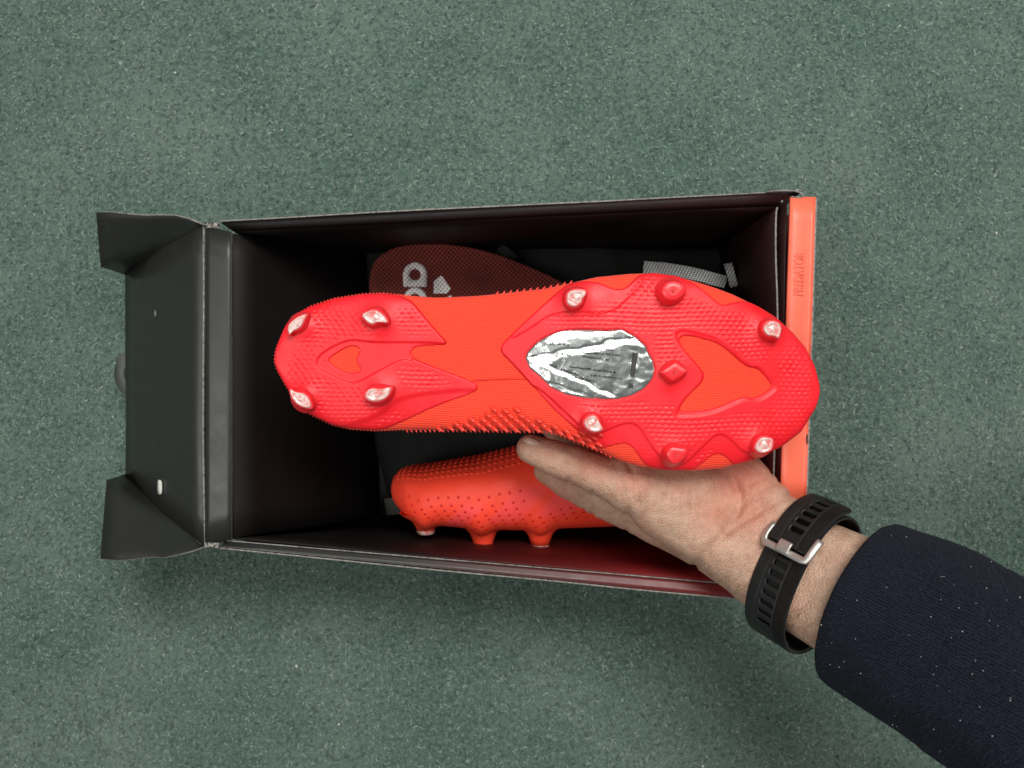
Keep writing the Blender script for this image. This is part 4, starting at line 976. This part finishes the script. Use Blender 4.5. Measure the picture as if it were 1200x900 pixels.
# wrap seam: last column of faces
lp = np.zeros(len(me.polygons), np.int32); me.polygons.foreach_get("loop_start", lp)
for s0 in lp:
    ks = kk[s0:s0 + 4]
    if ks.max() - ks.min() > 2: uu_[s0:s0 + 4] = np.where(ks == 0, nq, ks) * (0.27 / nq) / 0.0011 * 0.32
uvl.data.foreach_set("uv", np.stack([uu_, vv_], 1).astype(np.float32).ravel())
sleeve = link("sleeve", me, M['navy'], person)
sb = BVHTree.FromPolygons([tuple(p_) for r_ in rg for p_ in r_], [(i * nq + k, i * nq + (k + 1) % nq, (i + 1) * nq + (k + 1) % nq, (i + 1) * nq + k) for i in range(len(rg) - 1) for k in range(nq)])
FV = []; FQ = []; LV = []; LQ = []; LT = []
for i in range(10000):
    px, py = rr.uniform(940, 1210), rr.uniform(590, 910); o = cam.location; hit = sb.ray_cast(o, (P(px, py, 0.1) - o).normalized())
    if hit[0] is None: continue
    p, n = hit[0], hit[1]; n = n if n.dot(o - p) > 0 else -n; d = Vector((rr.gauss(0, 1), rr.gauss(0, 1), rr.gauss(0, 1))); d = (d - n * d.dot(n) * 0.75).normalized(); s_ = n.cross(d).normalized(); L = rr.uniform(0.0015, 0.0035); b = len(FV)
    for k in range(3): q = p + d * L * k / 2 + n * 0.0007 * k; FV += [q + s_ * 0.00006, q - s_ * 0.00006]
    FQ += [(b, b + 1, b + 3, b + 2), (b + 2, b + 3, b + 5, b + 4)]
    if i % 110 == 0: blob(p + n * 0.0002, n + d * 0.4, rr.choice([0.00012, 0.00015, 0.0002, 0.0002, 0.0003]), 0.0003, LV, LQ, LT, 6)
add_part("wool_fuzz", FV, FQ, M['fuzz'], sleeve)["kind"] = "stuff"
add_part("lint_specks", LV, LQ, M['lint'], sleeve, LT)["kind"] = "stuff"

# ------------------------------------------------------------------ wrist watch: strap loop, overlapping end, buckle, case under the wrist
watch = thing("wrist_watch", P(945, 675, 0.13), "black perforated strap watch with steel buckle on the wrist", "watch")
tl = math.radians(14); wN = (NN * math.cos(tl) - AX * math.sin(tl)); wA = (AX * math.cos(tl) + NN * math.sin(tl))
WC = WR + AX * 0.0205 + NN * 0.0005
def loop_pt(q, w_, off):
    ra, rb = 0.0385 + off, 0.0262 + off; p = 2.25; c, s = math.cos(q), math.sin(q)
    return WC + SB * ra * np.sign(c) * abs(c) ** (2 / p) + wN * rb * np.sign(s) * abs(s) ** (2 / p) + wA * w_
def band(name, q0, q1, hw, off, slots, parent, th=0.0022, taper=None):
    n = 260; qs = np.linspace(q0, q1, n); pts = [loop_pt(q, 0, off) for q in qs]; L = np.concatenate([[0], np.cumsum([(b - a).length for a, b in zip(pts, pts[1:])])])
    step = 0.0007; m = int(L[-1] / step); qq = np.interp(np.linspace(0, L[-1], m), L, qs); nw = 33; V = []; Q = []; uv = []
    for i, q in enumerate(qq):
        h_ = hw * (taper(i / (m - 1)) if taper else 1)
        for j in range(nw):
            f_ = -1 + 2 * j / (nw - 1); dz = -0.0009 * max(0, (abs(f_) - 0.86) / 0.14) ** 2 - (0.0004 if 0.42 < abs(f_) < 0.5 else 0)
            V.append(loop_pt(q, f_ * h_, off + dz)); uv.append((i * step, f_ * h_))
    def is_hole(i, j):
        f_ = -1 + 2 * (j + 0.5) / (nw - 1); s = (i + 0.5) * step
        for c in slots:
            X = abs(s - c) / 0.00165; Y = abs(f_ * hw) / 0.0042
            if X ** 4 + Y ** 4 < 1: return True
        return False
    for i in range(m - 1):
        for j in range(nw - 1):
            if not is_hole(i, j): a = i * nw + j; Q.append((a, a + nw, a + nw + 1, a + 1))
    me = mesh_np(name, [tuple(v) for v in V], Q); fix_normals(me)
    nrm = me.polygons[len(me.polygons) // 2]; cpt = Vector(nrm.center)
    if nrm.normal.dot(cpt - WC) < 0: me.flip_normals()
    ul = me.uv_layers.new(name="UVMap"); li = np.zeros(len(me.loops), np.int32); me.loops.foreach_get("vertex_index", li)
    ul.data.foreach_set("uv", np.array(uv, np.float32)[li].ravel())
    o = link(name, me, M['strap'], parent); md = o.modifiers.new("thickness", 'SOLIDIFY'); md.thickness = th; md.offset = -1
    return o
R_ = math.radians; QB = R_(86)
band("strap", R_(66), R_(232), 0.0132, 0.0026, [0.0125 + 0.0056 * k for k in range(8)], watch)
band("strap_end", R_(78), R_(8), 0.0128, 0.0051, [0.0095 + 0.0056 * k for k in range(6)], watch, 0.0021, lambda t: 1.0 if t < 0.9 else math.sqrt(max(0.02, 1 - ((t - 0.9) / 0.1) ** 2 * 0.8)))
band("strap_under", R_(168), R_(-52), 0.0112, 0.0004, [], watch, 0.0012)
def rod(name, pts, r, mat, parent, flat=1.0, n=12):
    rg = []; pts = [Vector(p) for p in pts]
    for k, p in enumerate(pts):
        t = (pts[min(k + 1, len(pts) - 1)] - pts[max(k - 1, 0)]).normalized(); up = (p - WC); up = (up - t * up.dot(t)).normalized(); s = t.cross(up)
        rg.append([p + s * r * math.cos(q) + up * r * flat * math.sin(q) for q in np.linspace(0, 2 * np.pi, n, endpoint=False)])
    me = loft(name, rg, True, True, True); fix_normals(me); return link(name, me, mat, parent)
BO = 0.0056; bw = 0.0139
path = [loop_pt(R_(49 + 3 * k), bw, BO - 0.0036 + 0.0036 * k / 9) for k in range(5, 10)] + [loop_pt(R_(79), bw * 0.985, BO), loop_pt(R_(81.5), bw * 0.93, BO)] + [loop_pt(R_(82.2), bw * f_, BO) for f_ in np.linspace(0.8, -0.8, 9)] + [loop_pt(R_(81.5), -bw * 0.93, BO), loop_pt(R_(79), -bw * 0.985, BO)] + [loop_pt(R_(76 - 3 * k), -bw, BO - 0.0036 * k / 9) for k in range(4)]
buckle = rod("buckle_frame", path, 0.0020, M['steel'], watch, 0.55, 14)
g = []
for k in range(7):
    f_ = k / 6; g.append([loop_pt(R_(84 - 8 * f_), w_, BO + 0.0014 + 0.0005 * math.sin(math.pi * f_)) for w_ in (-0.0036, -0.003, 0, 0.003, 0.0036)])
prong = board("buckle_prong", g, 0.0014, watch, ('steel', 'steel', 'steel')); prong.data.shade_smooth()
# the case hidden below the wrist
cb = WC - wN * 0.0285; rg = []
for hgt, r in ((0.004, 0.020), (0.002, 0.0228), (-0.004, 0.0235), (-0.009, 0.0225), (-0.0105, 0.0205)):
    rg.append([cb + wN * hgt + (SB * math.cos(q) + wA * math.sin(q)) * r for q in np.linspace(0, 2 * np.pi, 48, endpoint=False)])
me = loft("watch_case", rg, True, True, True); fix_normals(me); link("watch_case", me, M['watch'], watch)
